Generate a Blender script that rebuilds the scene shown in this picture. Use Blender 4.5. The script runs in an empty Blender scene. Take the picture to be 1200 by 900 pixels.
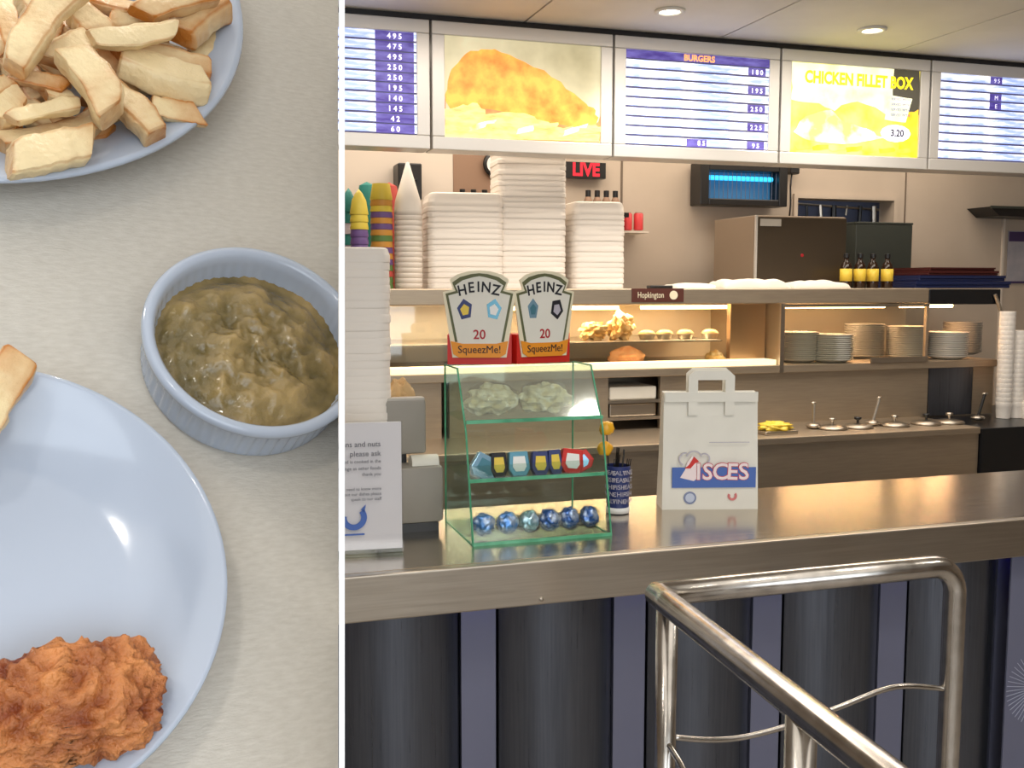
import bpy, bmesh, math, random
from mathutils import Vector, Matrix, noise
random.seed(7)
scene = bpy.context.scene
COL = scene.collection
# ------------------------------------------------------------------ camera
F = 1188.0                       # focal length in pixels of the 1200 x 900 frame
YAW = math.radians(17.5)
PITCH = math.atan(115 / F)
CAM = Vector((0, 0, 1.55))
FW = Vector((math.sin(YAW) * math.cos(PITCH), math.cos(YAW) * math.cos(PITCH), -math.sin(PITCH)))
RT = Vector((math.cos(YAW), -math.sin(YAW), 0))
UP = RT.cross(FW)
cam_data = bpy.data.cameras.new('camera')
cam = bpy.data.objects.new('camera', cam_data)
COL.objects.link(cam)
cam_data.sensor_fit = 'HORIZONTAL'
cam_data.sensor_width = 36
cam_data.lens = 36 * F / 1200
cam_data.clip_start = 0.02
cam_data.clip_end = 60
cam.matrix_world = Matrix.Translation(CAM) @ Matrix((RT, UP, -FW)).transposed().to_4x4()
scene.camera = cam
# ------------------------------------------------------------------ world, lights, exposure
scene.view_settings.view_transform = 'Standard'
scene.view_settings.look = 'None'
scene.view_settings.exposure = 0.0
scene.view_settings.gamma = 1.0
world = bpy.data.worlds.new('world')
scene.world = world
world.use_nodes = True
world.node_tree.nodes['Background'].inputs[0].default_value = (0.80, 0.88, 1.0, 1)
world.node_tree.nodes['Background'].inputs[1].default_value = 0.6


def area(name, loc, target, sx, sy, power, color, spread=180):
    l = bpy.data.lights.new(name, 'AREA')
    l.shape = 'RECTANGLE'
    l.size, l.size_y, l.energy, l.color = sx, sy, power, color
    l.spread = math.radians(spread)
    o = bpy.data.objects.new(name, l)
    COL.objects.link(o)
    o.location = loc
    o.rotation_euler = (Vector(target) - Vector(loc)).to_track_quat('-Z', 'Y').to_euler()
    return o


area('daylight_of_shop_window', (0.3, -2.3, 1.75), (0.3, 2, 1.35), 3.4, 1.7, 58, (0.86, 0.93, 1.0))
area('light_of_shop_ceiling', (0.6, 0.3, 2.42), (0.6, 0.3, 0), 2.6, 2.0, 14, (1.0, 0.95, 0.88))
area('light_of_kitchen_ceiling', (1.9, 3.86, 2.42), (1.9, 4.0, 0), 3.6, 0.5, 24, (1.0, 0.88, 0.74))
area('light_of_staff_aisle', (1.7, 2.75, 2.42), (1.7, 2.8, 0), 3.0, 0.5, 30, (1.0, 0.90, 0.78))

# ------------------------------------------------------------------ helpers


def lin(c):
    return tuple((v / 255 / 12.92) if v / 255 <= 0.04045 else ((v / 255 + 0.055) / 1.055) ** 2.4 for v in c) + (1,)


def mat(name, c, rough=0.5, metal=0.0, c2=None, scale=20, stretch=(1, 1, 1), bump=0.0, bscale=None,
        emit=None, estr=0.0, coat=0.0, attr=None, sss=0.0, contrast=(0.35, 0.65), spec=None, rough2=None):
    m = bpy.data.materials.new(name)
    m.use_nodes = True
    nt = m.node_tree
    b = nt.nodes['Principled BSDF']
    b.inputs['Base Color'].default_value = lin(c)
    b.inputs['Roughness'].default_value = rough
    b.inputs['Metallic'].default_value = metal
    if spec is not None:
        b.inputs['Specular IOR Level'].default_value = spec
    if coat:
        b.inputs['Coat Weight'].default_value = coat
        b.inputs['Coat Roughness'].default_value = 0.08
    if sss:
        b.inputs['Subsurface Weight'].default_value = sss
        b.inputs['Subsurface Radius'].default_value = (0.006, 0.004, 0.002)
        b.inputs['Subsurface Scale'].default_value = 1.0
    tc = nt.nodes.new('ShaderNodeTexCoord')
    mp = nt.nodes.new('ShaderNodeMapping')
    mp.inputs['Scale'].default_value = stretch
    nt.links.new(tc.outputs['Object'], mp.inputs[0])
    if c2 is not None or bump or rough2 is not None:
        n = nt.nodes.new('ShaderNodeTexNoise')
        n.inputs['Scale'].default_value = scale
        n.inputs['Detail'].default_value = 5
        nt.links.new(mp.outputs[0], n.inputs['Vector'])
    if c2 is not None:
        r = nt.nodes.new('ShaderNodeValToRGB')
        r.color_ramp.elements[0].position, r.color_ramp.elements[1].position = contrast
        r.color_ramp.elements[0].color = lin(c)
        r.color_ramp.elements[1].color = lin(c2)
        if attr:
            a = nt.nodes.new('ShaderNodeAttribute')
            a.attribute_name = attr
            ad = nt.nodes.new('ShaderNodeMath')
            ad.operation = 'MULTIPLY_ADD'
            ad.inputs[1].default_value = 0.45
            nt.links.new(n.outputs['Fac'], ad.inputs[0])
            nt.links.new(a.outputs['Fac'], ad.inputs[2])
            nt.links.new(ad.outputs[0], r.inputs[0])
        else:
            nt.links.new(n.outputs['Fac'], r.inputs[0])
        nt.links.new(r.outputs[0], b.inputs['Base Color'])
        if emit == 'same':
            nt.links.new(r.outputs[0], b.inputs['Emission Color'])
    if rough2 is not None:
        mr = nt.nodes.new('ShaderNodeMapRange')
        mr.inputs[1].default_value, mr.inputs[2].default_value = 0.3, 0.7
        mr.inputs[3].default_value, mr.inputs[4].default_value = rough, rough2
        nt.links.new(n.outputs['Fac'], mr.inputs[0])
        nt.links.new(mr.outputs[0], b.inputs['Roughness'])
    if bump:
        n2 = n
        if bscale:
            n2 = nt.nodes.new('ShaderNodeTexNoise')
            n2.inputs['Scale'].default_value = bscale
            n2.inputs['Detail'].default_value = 6
            nt.links.new(mp.outputs[0], n2.inputs['Vector'])
        bp = nt.nodes.new('ShaderNodeBump')
        bp.inputs['Strength'].default_value = bump
        bp.inputs['Distance'].default_value = 0.002
        nt.links.new(n2.outputs['Fac'], bp.inputs['Height'])
        nt.links.new(bp.outputs[0], b.inputs['Normal'])
    if emit:
        if emit != 'same':
            b.inputs['Emission Color'].default_value = lin(emit)
        b.inputs['Emission Strength'].default_value = estr
    return m


def clear_mat(name, tint, gloss=0.10, rough=0.03):
    m = bpy.data.materials.new(name)
    m.use_nodes = True
    nt = m.node_tree
    nt.nodes.clear()
    out = nt.nodes.new('ShaderNodeOutputMaterial')
    mx = nt.nodes.new('ShaderNodeMixShader')
    tr = nt.nodes.new('ShaderNodeBsdfTransparent')
    gl = nt.nodes.new('ShaderNodeBsdfGlossy')
    tr.inputs[0].default_value = lin(tint)
    gl.inputs['Roughness'].default_value = rough
    mx.inputs[0].default_value = gloss
    nt.links.new(tr.outputs[0], mx.inputs[1])
    nt.links.new(gl.outputs[0], mx.inputs[2])
    nt.links.new(mx.outputs[0], out.inputs[0])
    return m


def ray(px, py):
    return RT * ((px - 600) / F) + UP * ((450 - py) / F) + FW


def atY(px, py, Y):
    d = ray(px, py)
    return CAM + d * (Y / d.y)


def atZ(px, py, Z):
    d = ray(px, py)
    return CAM + d * ((Z - CAM.z) / d.z)


def B():
    return bmesh.new()


def box(bm, x0, x1, y0, y1, z0, z1, bev=0.0, seg=2):
    r = bmesh.ops.create_cube(bm, size=1.0)
    vs = r['verts']
    for v in vs:
        v.co = Vector(((x0 + x1) / 2 + v.co.x * (x1 - x0), (y0 + y1) / 2 + v.co.y * (y1 - y0), (z0 + z1) / 2 + v.co.z * (z1 - z0)))
    if bev:
        es = list({e for v in vs for e in v.link_edges})
        bmesh.ops.bevel(bm, geom=es, offset=bev, segments=seg, affect='EDGES', profile=0.5)
    return bm


def prism(bm, poly, a, b, axis='y', bev=0.0):
    def P(p, t):
        if axis == 'y':
            return (p[0], t, p[1])
        if axis == 'x':
            return (t, p[0], p[1])
        return (p[0], p[1], t)
    lo = [bm.verts.new(P(p, a)) for p in poly]
    hi = [bm.verts.new(P(p, b)) for p in poly]
    n = len(poly)
    fs = [bm.faces.new(lo), bm.faces.new(hi[::-1])]
    for i in range(n):
        fs.append(bm.faces.new((lo[i], hi[i], hi[(i + 1) % n], lo[(i + 1) % n])))
    bmesh.ops.recalc_face_normals(bm, faces=fs)
    if bev:
        es = list({e for f in fs for e in f.edges})
        bmesh.ops.bevel(bm, geom=es, offset=bev, segments=2, affect='EDGES', profile=0.5)
    return bm


def lathe(bm, prof, c=(0, 0, 0), seg=32, fn=None):
    rings = []
    for (r, z) in prof:
        ring = []
        if r < 1e-6:
            ring = [bm.verts.new((c[0], c[1], c[2] + z))] * seg
        else:
            for k in range(seg):
                t = 2 * math.pi * k / seg
                rr = r * (fn(t, z) if fn else 1)
                ring.append(bm.verts.new((c[0] + rr * math.cos(t), c[1] + rr * math.sin(t), c[2] + z)))
        rings.append(ring)
    for i in range(len(rings) - 1):
        for k in range(seg):
            q = [rings[i][k], rings[i][(k + 1) % seg], rings[i + 1][(k + 1) % seg], rings[i + 1][k]]
            q = list(dict.fromkeys(q))
            if len(q) >= 3:
                try:
                    bm.faces.new(q)
                except ValueError:
                    pass
    bmesh.ops.recalc_face_normals(bm, faces=bm.faces[:])
    return bm


def tube(bm, pts, r, n=16, cap=True):
    pts = [Vector(p) for p in pts]
    rings = []
    t0 = (pts[1] - pts[0]).normalized()
    ref = Vector((0, 0, 1)) if abs(t0.z) < 0.9 else Vector((1, 0, 0))
    nrm = t0.cross(ref).normalized()
    for i, p in enumerate(pts):
        t = ((pts[min(i + 1, len(pts) - 1)] - p).normalized() + (p - pts[max(i - 1, 0)]).normalized())
        t.normalize()
        nrm = (nrm - t * nrm.dot(t)).normalized()
        bi = t.cross(nrm)
        rings.append([bm.verts.new(p + (nrm * math.cos(a) + bi * math.sin(a)) * r) for a in [2 * math.pi * k / n for k in range(n)]])
    fs = []
    for i in range(len(rings) - 1):
        for k in range(n):
            fs.append(bm.faces.new((rings[i][k], rings[i][(k + 1) % n], rings[i + 1][(k + 1) % n], rings[i + 1][k])))
    if cap:
        fs.append(bm.faces.new(rings[0][::-1]))
        fs.append(bm.faces.new(rings[-1]))
    bmesh.ops.recalc_face_normals(bm, faces=fs)
    return bm


def ellipsoid(bm, c, rx, ry, rz, sub=3):
    r = bmesh.ops.create_icosphere(bm, subdivisions=sub, radius=1.0)
    for v in r['verts']:
        v.co = Vector((c[0] + v.co.x * rx, c[1] + v.co.y * ry, c[2] + v.co.z * rz))
    return bm


def arc(cx, cy, r, a0, a1, n):
    return [(cx + r * math.cos(math.radians(a0 + (a1 - a0) * k / n)), cy + r * math.sin(math.radians(a0 + (a1 - a0) * k / n))) for k in range(n + 1)]


def rrect(x0, x1, z0, z1, r, n=4):
    return arc(x1 - r, z1 - r, r, 0, 90, n) + arc(x0 + r, z1 - r, r, 90, 180, n) + arc(x0 + r, z0 + r, r, 180, 270, n) + arc(x1 - r, z0 + r, r, 270, 360, n)


def obj(name, bm, m, parent=None, smooth=False, loc=None, mw=None):
    me = bpy.data.meshes.new(name)
    bm.to_mesh(me)
    bm.free()
    me.materials.append(m)
    if smooth:
        for p in me.polygons:
            p.use_smooth = True
        if smooth == 'auto':
            me.set_sharp_from_angle(angle=math.radians(40))
    o = bpy.data.objects.new(name, me)
    COL.objects.link(o)
    if parent:
        o.parent = parent
    if loc is not None:
        o.location = loc
    if mw is not None:
        o.matrix_world = mw
    return o


def tag(o, label, cat, group=None, kind=None):
    if label:
        o['label'] = label
    if cat:
        o['category'] = cat
    if group:
        o['group'] = group
    if kind:
        o['kind'] = kind
    return o


def thing(name, label, cat, loc=(0, 0, 0), rotz=0.0, group=None, mw=None):
    o = bpy.data.objects.new(name, None)
    o.empty_display_size = 0.02
    COL.objects.link(o)
    if mw is not None:
        o.matrix_world = mw
    else:
        o.location = loc
        o.rotation_euler = (0, 0, rotz)
    return tag(o, label, cat, group)


def struct(name, bm, m, parent=None, smooth=False):
    o = obj(name, bm, m, parent, smooth)
    if not parent:
        o['kind'] = 'structure'
    return o


def dup(root, loc, label=None, group=None, rotz=None):
    r = root.copy()
    COL.objects.link(r)
    r.location = loc
    if rotz is not None:
        r.rotation_euler = (0, 0, rotz)
    if label:
        r['label'] = label
    if group:
        r['group'] = group
    for ch in list(root.children):
        c = ch.copy()
        COL.objects.link(c)
        c.parent = r
        for g in list(ch.children):
            d = g.copy()
            COL.objects.link(d)
            d.parent = c
    return r


def text(parent, s, size, loc, m, depth=0.0006, rot=(math.pi / 2, 0, 0), name='lettering', align='CENTER', sx=1.0, bold=0.0):
    cu = bpy.data.curves.new(name, 'FONT')
    cu.body = s
    cu.size = size
    cu.extrude = depth
    cu.offset = bold
    cu.align_x = align
    cu.align_y = 'CENTER'
    cu.resolution_u = 3
    t = bpy.data.objects.new(name, cu)
    COL.objects.link(t)
    dg = bpy.context.evaluated_depsgraph_get()
    me = bpy.data.meshes.new_from_object(t.evaluated_get(dg))
    bpy.data.objects.remove(t)
    me.materials.clear()
    me.materials.append(m)
    o = bpy.data.objects.new(name, me)
    COL.objects.link(o)
    o.parent = parent
    o.location = loc
    o.rotation_euler = rot
    o.scale = (sx, 1, 1)
    return o


# ------------------------------------------------------------------ materials
M = {}
M['steel'] = mat('brushed_steel', (188, 178, 164), 0.30, 1.0, (196, 186, 172), 24, (0.3, 12, 12), rough2=0.35)
M['steel_top'] = mat('worktop_steel', (196, 186, 172), 0.15, 1.0, (206, 196, 182), 20, (0.3, 10, 10), rough2=0.26)
M['steel_warm'] = mat('range_steel', (178, 162, 142), 0.40, 0.8, (186, 170, 148), 22, (0.5, 8, 8), rough2=0.46)
M['steel_front'] = mat('counter_front_steel', (98, 102, 112), 0.27, 0.9, (106, 110, 120), 30, (8, 8, 0.2), rough2=0.38)
M['strip_blue'] = mat('blue_grey_strip', (122, 124, 146), 0.42, 0.4)
M['rail'] = mat('rail_steel', (190, 184, 176), 0.17, 1.0, (206, 200, 192), 40, (1, 1, 1), rough2=0.26)
M['frame_alu'] = mat('sign_aluminium', (214, 210, 204), 0.36, 0.35)
M['dark'] = mat('black_plastic', (24, 23, 24), 0.35)
M['black_panel'] = mat('black_enamel', (16, 18, 22), 0.3)
M['wall'] = mat('painted_wall', (196, 180, 162), 0.7, 0, (188, 172, 154), 3)
M['wallwhite'] = mat('white_panel_wall', (216, 204, 190), 0.6)
M['joint'] = mat('dark_joint', (112, 98, 84), 0.8)
M['ceil'] = mat('ceiling_tile', (224, 220, 214), 0.8, 0, (216, 212, 206), 4)
M['floor'] = mat('floor_tile', (178, 170, 160), 0.4, 0, (160, 152, 144), 5)
M['foam'] = mat('white_foam', (240, 232, 222), 0.55)
M['paperwhite'] = mat('white_paper', (232, 228, 216), 0.6, 0, (226, 222, 210), 12)
M['card'] = mat('white_card', (240, 238, 234), 0.5)
M['creamcard'] = mat('cream_card', (236, 226, 196), 0.5)
M['greytext'] = mat('grey_ink', (96, 98, 108), 0.6)
M['ink'] = mat('black_ink', (26, 26, 34), 0.6)
M['olive'] = mat('olive_ink', (98, 100, 66), 0.6)
M['redink'] = mat('red_ink', (176, 30, 40), 0.5)
M['orangeink'] = mat('orange_ink', (238, 150, 36), 0.5)
M['redbox'] = mat('red_carton', (206, 38, 28), 0.45)
M['blueink'] = mat('blue_ink', (70, 104, 178), 0.5)
M['navy'] = mat('navy_print', (44, 56, 112), 0.4)
M['lightblue'] = mat('light_blue_foil', (150, 190, 214), 0.25, 0.5)
M['tealblue'] = mat('teal_foil', (96, 150, 168), 0.25, 0.4)
M['yellow'] = mat('yellow_print', (232, 200, 70), 0.4)
M['yellowplastic'] = mat('yellow_plastic', (240, 176, 36), 0.35)
M['acrylic'] = clear_mat('clear_acrylic', (242, 249, 246), 0.06)
M['acrylic_edge'] = mat('green_acrylic_edge', (70, 150, 112), 0.2, 0, (104, 186, 146), 20)
M['acrylic_grey'] = mat('pale_acrylic_hood', (182, 196, 184), 0.2, 0, (206, 214, 200), 14)
M['glass'] = clear_mat('clear_glass', (244, 244, 240), 0.07)
M['polybag'] = clear_mat('thin_plastic_bag', (244, 243, 236), 0.10, 0.15)
M['foodpale'] = mat('pale_sachets', (244, 232, 190), 0.4, 0, (255, 252, 242), 60)
M['till'] = mat('till_plastic', (150, 144, 134), 0.5)
M['tilltop'] = mat('till_light_plastic', (182, 176, 166), 0.5)
M['brownpaper'] = mat('brown_paper', (214, 176, 122), 0.6, 0, (226, 192, 142), 20)
M['ceramic'] = mat('white_glazed_china', (178, 188, 204), 0.13, coat=0.3, spec=0.5)
M['plate_grey'] = mat('stacked_plate_china', (188, 184, 174), 0.25)
M['table'] = mat('pale_wood_laminate', (195, 188, 176), 0.5, 0, (210, 204, 193), 190, (1, 3.2, 1), contrast=(0.25, 0.75), bump=0.25, bscale=400)
M['divider'] = mat('white_board', (252, 252, 252), 0.7)
M['chip'] = mat('fried_potato', (234, 211, 164), 0.40, 0, (188, 118, 46), 130, attr='brown', contrast=(0.26, 0.86), bump=0.5, bscale=300)
M['batter'] = mat('golden_batter', (132, 58, 18), 0.34, 0, (224, 146, 84), 120, attr='ridge', contrast=(0.28, 1.0), bump=1.0, bscale=420)
M['peas'] = mat('mushy_pea_green', (96, 82, 36), 0.13, 0, (176, 148, 92), 90, attr='ridge', contrast=(0.28, 0.95), bump=0.7, bscale=260, coat=0.5)
M['downlight'] = mat('lit_downlight', (255, 250, 236), 0.5, emit=(255, 246, 226), estr=9)
M['whitemetal'] = mat('white_trim_ring', (222, 218, 208), 0.4)
M['heat'] = mat('heat_lamp_tube', (255, 210, 150), 0.4, emit=(255, 206, 140), estr=14)
M['warmshelf'] = mat('painted_edge_glow', (255, 240, 210), 0.5, emit=(255, 232, 190), estr=1.7)  # emission stands in for lamp light falling on the display's shelf edge
M['uv'] = mat('blue_insect_tube', (70, 190, 240), 0.4, emit=(50, 190, 245), estr=1.6)
M['uvgrid'] = mat('blue_lit_grid', (60, 110, 150), 0.4, emit=(36, 110, 160), estr=0.35)
M['ledblue'] = mat('blue_led', (60, 60, 220), 0.4, emit=(64, 52, 235), estr=12)
M['red_led'] = mat('red_display_letters', (220, 30, 50), 0.4, emit=(214, 34, 54), estr=0.6)
M['menu'] = mat('backlit_menu_slat', (150, 168, 222), 0.4, 0, (252, 252, 255), 5, (1.4, 1, 9), emit='same', estr=1.15, contrast=(0.42, 0.60))
M['menu_price'] = mat('backlit_violet_print', (66, 48, 140), 0.4, 0, (112, 104, 186), 12, (1, 1, 4), emit='same', estr=0.55)
M['menu_white'] = mat('backlit_white_figures', (240, 236, 255), 0.4, emit=(240, 236, 255), estr=0.9)
M['menu_gap'] = mat('menu_groove', (70, 66, 92), 0.5, emit=(70, 66, 100), estr=0.5)
M['menu_orange'] = mat('backlit_orange_figures', (255, 176, 110), 0.4, emit=(255, 170, 96), estr=0.95)
M['print_tan'] = mat('backlit_tan_print', (160, 150, 112), 0.4, 0, (222, 214, 180), 2.4, emit='same', estr=0.62, contrast=(0.35, 0.62))
M['print_fish'] = mat('backlit_golden_fish_print', (214, 116, 36), 0.4, 0, (246, 176, 72), 15, emit='same', estr=0.80, contrast=(0.30, 0.62))
M['print_fish_dark'] = mat('backlit_brown_shadow_print', (176, 110, 66), 0.4, 0, (214, 150, 90), 16, emit='same', estr=0.8)
M['print_chips'] = mat('backlit_chip_print', (238, 168, 96), 0.4, 0, (255, 232, 134), 18, (1, 1, 3), emit='same', estr=0.95, contrast=(0.32, 0.62))
M['print_yellow'] = mat('backlit_yellow_print', (236, 200, 20), 0.4, 0, (255, 246, 110), 10, emit='same', estr=0.95, contrast=(0.32, 0.62))
M['print_hot'] = mat('backlit_white_print', (248, 232, 96), 0.4, 0, (255, 255, 236), 9, emit='same', estr=1.05, contrast=(0.40, 0.62))
M['print_cloud'] = mat('backlit_pale_print', (176, 196, 160), 0.4, 0, (255, 252, 214), 8, emit='same', estr=0.92, contrast=(0.36, 0.58))
M['print_dark'] = mat('backlit_dark_print', (74, 70, 56), 0.4, emit=(74, 70, 56), estr=0.5)
M['print_orange'] = mat('backlit_orange_print', (246, 176, 24), 0.4, 0, (255, 214, 60), 18, emit='same', estr=1.0)
M['steam_food'] = mat('pastry', (224, 176, 96), 0.5, 0, (240, 214, 160), 40)
M['fishbit'] = mat('orange_batter_food', (226, 150, 92), 0.5, 0, (238, 178, 120), 40)
M['foil'] = mat('foil_tray', (214, 206, 190), 0.3, 0.8)
M['orange_lit_panel'] = mat('lit_end_panel_steel', (214, 176, 136), 0.3, 0.7)  # orange tint puts the warm lamp reflection into the steel's colour
M['oven_dark'] = mat('oven_brown_steel', (92, 80, 66), 0.35, 0.6)
M['oven_side'] = mat('oven_side_steel', (156, 140, 122), 0.45, 0.4)
M['sauce'] = mat('dark_vinegar_glass', (44, 26, 14), 0.12)
M['cloth'] = mat('white_cloth', (214, 206, 192), 0.8)
M['traynavy'] = mat('navy_tray', (28, 38, 78), 0.4)
M['trayred'] = mat('maroon_tray', (72, 26, 24), 0.4)
M['redcan'] = mat('red_can', (206, 60, 62), 0.35)
M['hatchblue'] = mat('blue_grey_board', (88, 96, 120), 0.6)
M['hatchdark'] = mat('dark_green_grey', (58, 62, 56), 0.5)
M['brownboard'] = mat('brown_board', (150, 120, 98), 0.6)
M['posterpurple'] = mat('purple_ink', (66, 48, 92), 0.6)
M['posterpaper'] = mat('poster_paper', (178, 172, 176), 0.6, 0, (160, 158, 166), 14)
M['swirl'] = mat('etched_swirl', (190, 194, 214), 0.3, 0.3)
cupcols = {'yellow': (220, 196, 72), 'violet': (108, 80, 136), 'teal': (40, 132, 124), 'orange': (204, 146, 62), 'green': (92, 126, 66), 'red': (190, 74, 66), 'pale': (216, 206, 216)}
for k, v in cupcols.items():
    M['cup_' + k] = mat(k + '_cup', v, 0.5)

# ------------------------------------------------------------------ room shell
RX0, RX1, RY0, RY1, ZC = -2.6, 5.2, -2.6, 4.3, 2.45
struct('floor', box(B(), RX0, RX1, RY0, RY1, -0.05, 0), M['floor'])
ceil = struct('ceiling', box(B(), RX0, RX1, RY0, RY1, ZC + 0.012, ZC + 0.06), M['joint'])
bmt = None
# large ceiling panels, joints as found above the menu signs
xs = [1.117 + 0.75 * k for k in range(-5, 6)]
tile_me = {}
for i in range(len(xs) - 1):
    for j, (ya, yb) in enumerate([(-2.6, -1.1), (-1.1, 0.4), (0.4, 1.9), (1.9, 4.3)]):
        xa, xb = max(xs[i], RX0) + 0.004, min(xs[i + 1], RX1) - 0.004
        struct('ceiling_panel', box(B(), xa, xb, ya + 0.004, yb - 0.004, ZC, ZC + 0.012), M['ceil'], ceil)
struct('wall_back', box(B(), RX0, 2.77, RY1, RY1 + 0.1, 0, ZC), M['wall'])
w2 = struct('wall_back', box(B(), 3.36, RX1, RY1, RY1 + 0.1, 0, ZC), M['wall'])
struct('wall_back', box(B(), 2.77, 3.36, RY1, RY1 + 0.1, 1.99, ZC), M['wall'])
struct('wall_back', box(B(), 2.77, 3.36, RY1, RY1 + 0.1, 0, 1.25), M['wall'])
struct('wall_left', box(B(), RX0 - 0.1, RX0, RY0, RY1, 0, ZC), M['wall'])
struct('wall_right', box(B(), RX1, RX1 + 0.1, RY0, RY1, 0, ZC), M['wall'])
bm = B()
box(bm, RX0, RX1, RY0 - 0.1, RY0, 0, 0.8)
box(bm, RX0, -1.8, RY0 - 0.1, RY0, 0.8, ZC)
box(bm, 2.6, RX1, RY0 - 0.1, RY0, 0.8, ZC)
struct('wall_front', bm, M['wall'])
wf = struct('window_1', prism(B(), rrect(-1.8, 2.6, 0.8, 2.44, 0.001, 1), RY0 - 0.06, RY0 - 0.055), M['glass'])
bm = B()
for x in (-1.8, -0.35, 1.1, 2.56):
    box(bm, x, x + 0.04, RY0 - 0.08, RY0 - 0.02, 0.8, 2.44)
box(bm, -1.8, 2.6, RY0 - 0.08, RY0 - 0.02, 0.8, 0.84)
struct('window_frame', bm, M['frame_alu'], wf)
# lighter wall board on the left and a seam on the back wall
box_l = struct('trim_1', box(B(), 0.2, atY(531, 200, 4.28).x, 4.285, 4.3, 0.9, 2.44), M['wallwhite'])
struct('trim_2', box(B(), atY(531, 200, 4.29).x, atY(640, 200, 4.29).x, 4.29, 4.3, 0.9, 2.44), M['brownboard'])
bm = B()
x = atY(728, 250, 4.3).x
box(bm, x - 0.004, x + 0.004, 4.295, 4.3, 1.0, 2.44)
struct('trim_3', bm, M['joint'])
x = atY(1060, 250, 4.3).x
struct('trim_4', box(B(), x - 0.003, x + 0.003, 4.296, 4.3, 1.0, 2.44), M['joint'])

# ------------------------------------------------------------------ downlights
proto = thing('downlight', 'lit round downlight in the ceiling above the fish picture, left of the two in view', 'ceiling light', (1.525, 3.114, ZC))
obj('trim_ring', lathe(B(), [(0.036, -0.001), (0.05, -0.001), (0.05, -0.006), (0.036, -0.009), (0.036, -0.001)], seg=32), M['whitemetal'], proto, True)
obj('lamp', lathe(B(), [(0, -0.0015), (0.037, -0.0015), (0.037, -0.0005), (0, -0.0005)], seg=24), M['downlight'], proto)
dup(proto, (2.313, 3.121, ZC), 'lit round downlight above the chicken box picture, right of the two in view')
for (x, y, lab) in ((-0.75, 0.55, 'left of the cafe table'), (0.25, 0.75, 'above the left of the queue'), (1.35, 0.95, 'above the middle of the queue'), (2.45, 0.95, 'above the right of the queue'), (-0.3, -0.6, 'behind the cafe table'), (1.6, -0.7, 'over the shop floor')):  # unseen downlights, added to give glints on the plates and peas
    dup(proto, (x, y, ZC), 'unseen downlight added for glints, ' + lab)
spots = [(1.525, 3.114), (2.313, 3.121), (-0.75, 0.55), (0.25, 0.75), (1.35, 0.95), (2.45, 0.95), (-0.3, -0.6), (1.6, -0.7)]  # the pair in view, then the added unseen ones
for (x, y) in spots:
    l = bpy.data.lights.new('downlight_beam', 'SPOT')
    l.energy, l.spot_size, l.spot_blend, l.color, l.shadow_soft_size = 17, math.radians(125), 0.7, (1.0, 0.95, 0.87), 0.045
    o = bpy.data.objects.new('downlight_beam', l)
    COL.objects.link(o)
    o.location = (x, y, ZC - 0.02)

# ------------------------------------------------------------------ menu signs
YS = 3.39
edges = [0.115, 0.785, 1.446, 2.12, 2.793, 3.465]
ZB, ZT = 2.008, 2.43
seal = tag(obj('ceiling_channel', box(B(), -0.6, 4.2, 3.40, 3.50, 2.4315, 2.4495), M['dark']), 'dark channel between the ceiling and the row of menu signs', 'channel')


def sign(i, label):
    x0, x1 = edges[i] + 0.004, edges[i + 1] - 0.004
    w = x1 - x0
    t = thing('menu_sign', label, 'sign', (x0, YS, ZB))
    H = ZT - ZB
    obj('casing', box(B(), 0, w, 0.012, 0.11, 0, H), M['frame_alu'], t)
    fr = 0.044
    for (a, b, c, d, nm) in [(0, w, 0, fr, 'frame_rail'), (0, w, H - fr, H, 'frame_rail'), (0, fr, fr, H - fr, 'frame_stile'), (w - fr, w, fr, H - fr, 'frame_stile')]:
        obj(nm, box(B(), a, b, 0, 0.014, c, d, 0.003), M['frame_alu'], t)
    return t, w, H, fr


def panel(t, w, H, fr, m, name='lit_panel'):
    return obj(name, box(B(), fr, w - fr, 0.008, 0.012, fr, H - fr), m, t)


def slat_menu(t, w, H, fr, prices, rows, col=(0.78, 0.93), first=0, seed=1):
    rnd = random.Random(seed)
    panel(t, w, H, fr, M['menu_gap'], 'back_panel')
    h = (H - 2 * fr) / rows
    iw = w - 2 * fr
    for k in range(first, rows):
        zt = H - fr - k * h
        s = obj('slat', box(B(), 0, iw, 0, 0.004, -h + 0.006, -0.001), M['menu'], t, loc=(fr, 0.005, zt))
        if k in prices:
            xa, xb = fr + iw * col[0], fr + iw * col[1]
            ps = obj('price_strip', box(B(), xa, xb, 0.0042, 0.0052, zt - h + 0.0035, zt - 0.001), M['menu_price'], t)
            text(ps, prices[k], h * 0.72, ((xa + xb) / 2, 0.0036, zt - h * 0.52), M['menu_white'], 0.0004, name='price', bold=0.0006)
    return h


t, w, H, fr = sign(0, 'backlit menu board with a full column of prices, leftmost sign above the counter')
slat_menu(t, w, H, fr, {k: s for k, s in enumerate(['4 9 5', '4 7 5', '4 9 5', '2 5 0', '2 5 0', '1 9 5', '1 4 0', '1 4 5', '4 2', '6 0'])}, 10, (0.76, 0.985), seed=3)

t, w, H, fr = sign(1, 'backlit picture sign showing battered fish on chips')
panel(t, w, H, fr, M['print_tan'])
iw, ih = w - 2 * fr, H - 2 * fr


def pic(t, pts, m, lay, name, jit=0.0, seed=0):
    """outline given as fractions of the lit area, thin printed layer"""
    rnd = random.Random(seed)
    out = []
    n = len(pts)
    for i in range(n):
        a, b = pts[i], pts[(i + 1) % n]
        for k in range(3):
            f = k / 3
            out.append((fr + iw * min(1, max(0, a[0] + (b[0] - a[0]) * f + rnd.uniform(-jit, jit))), fr + ih * min(1, max(0, a[1] + (b[1] - a[1]) * f + rnd.uniform(-jit, jit)))))
    return obj(name, prism(B(), out, 0.008 - lay * 0.0008, 0.0085), m, t)


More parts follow.
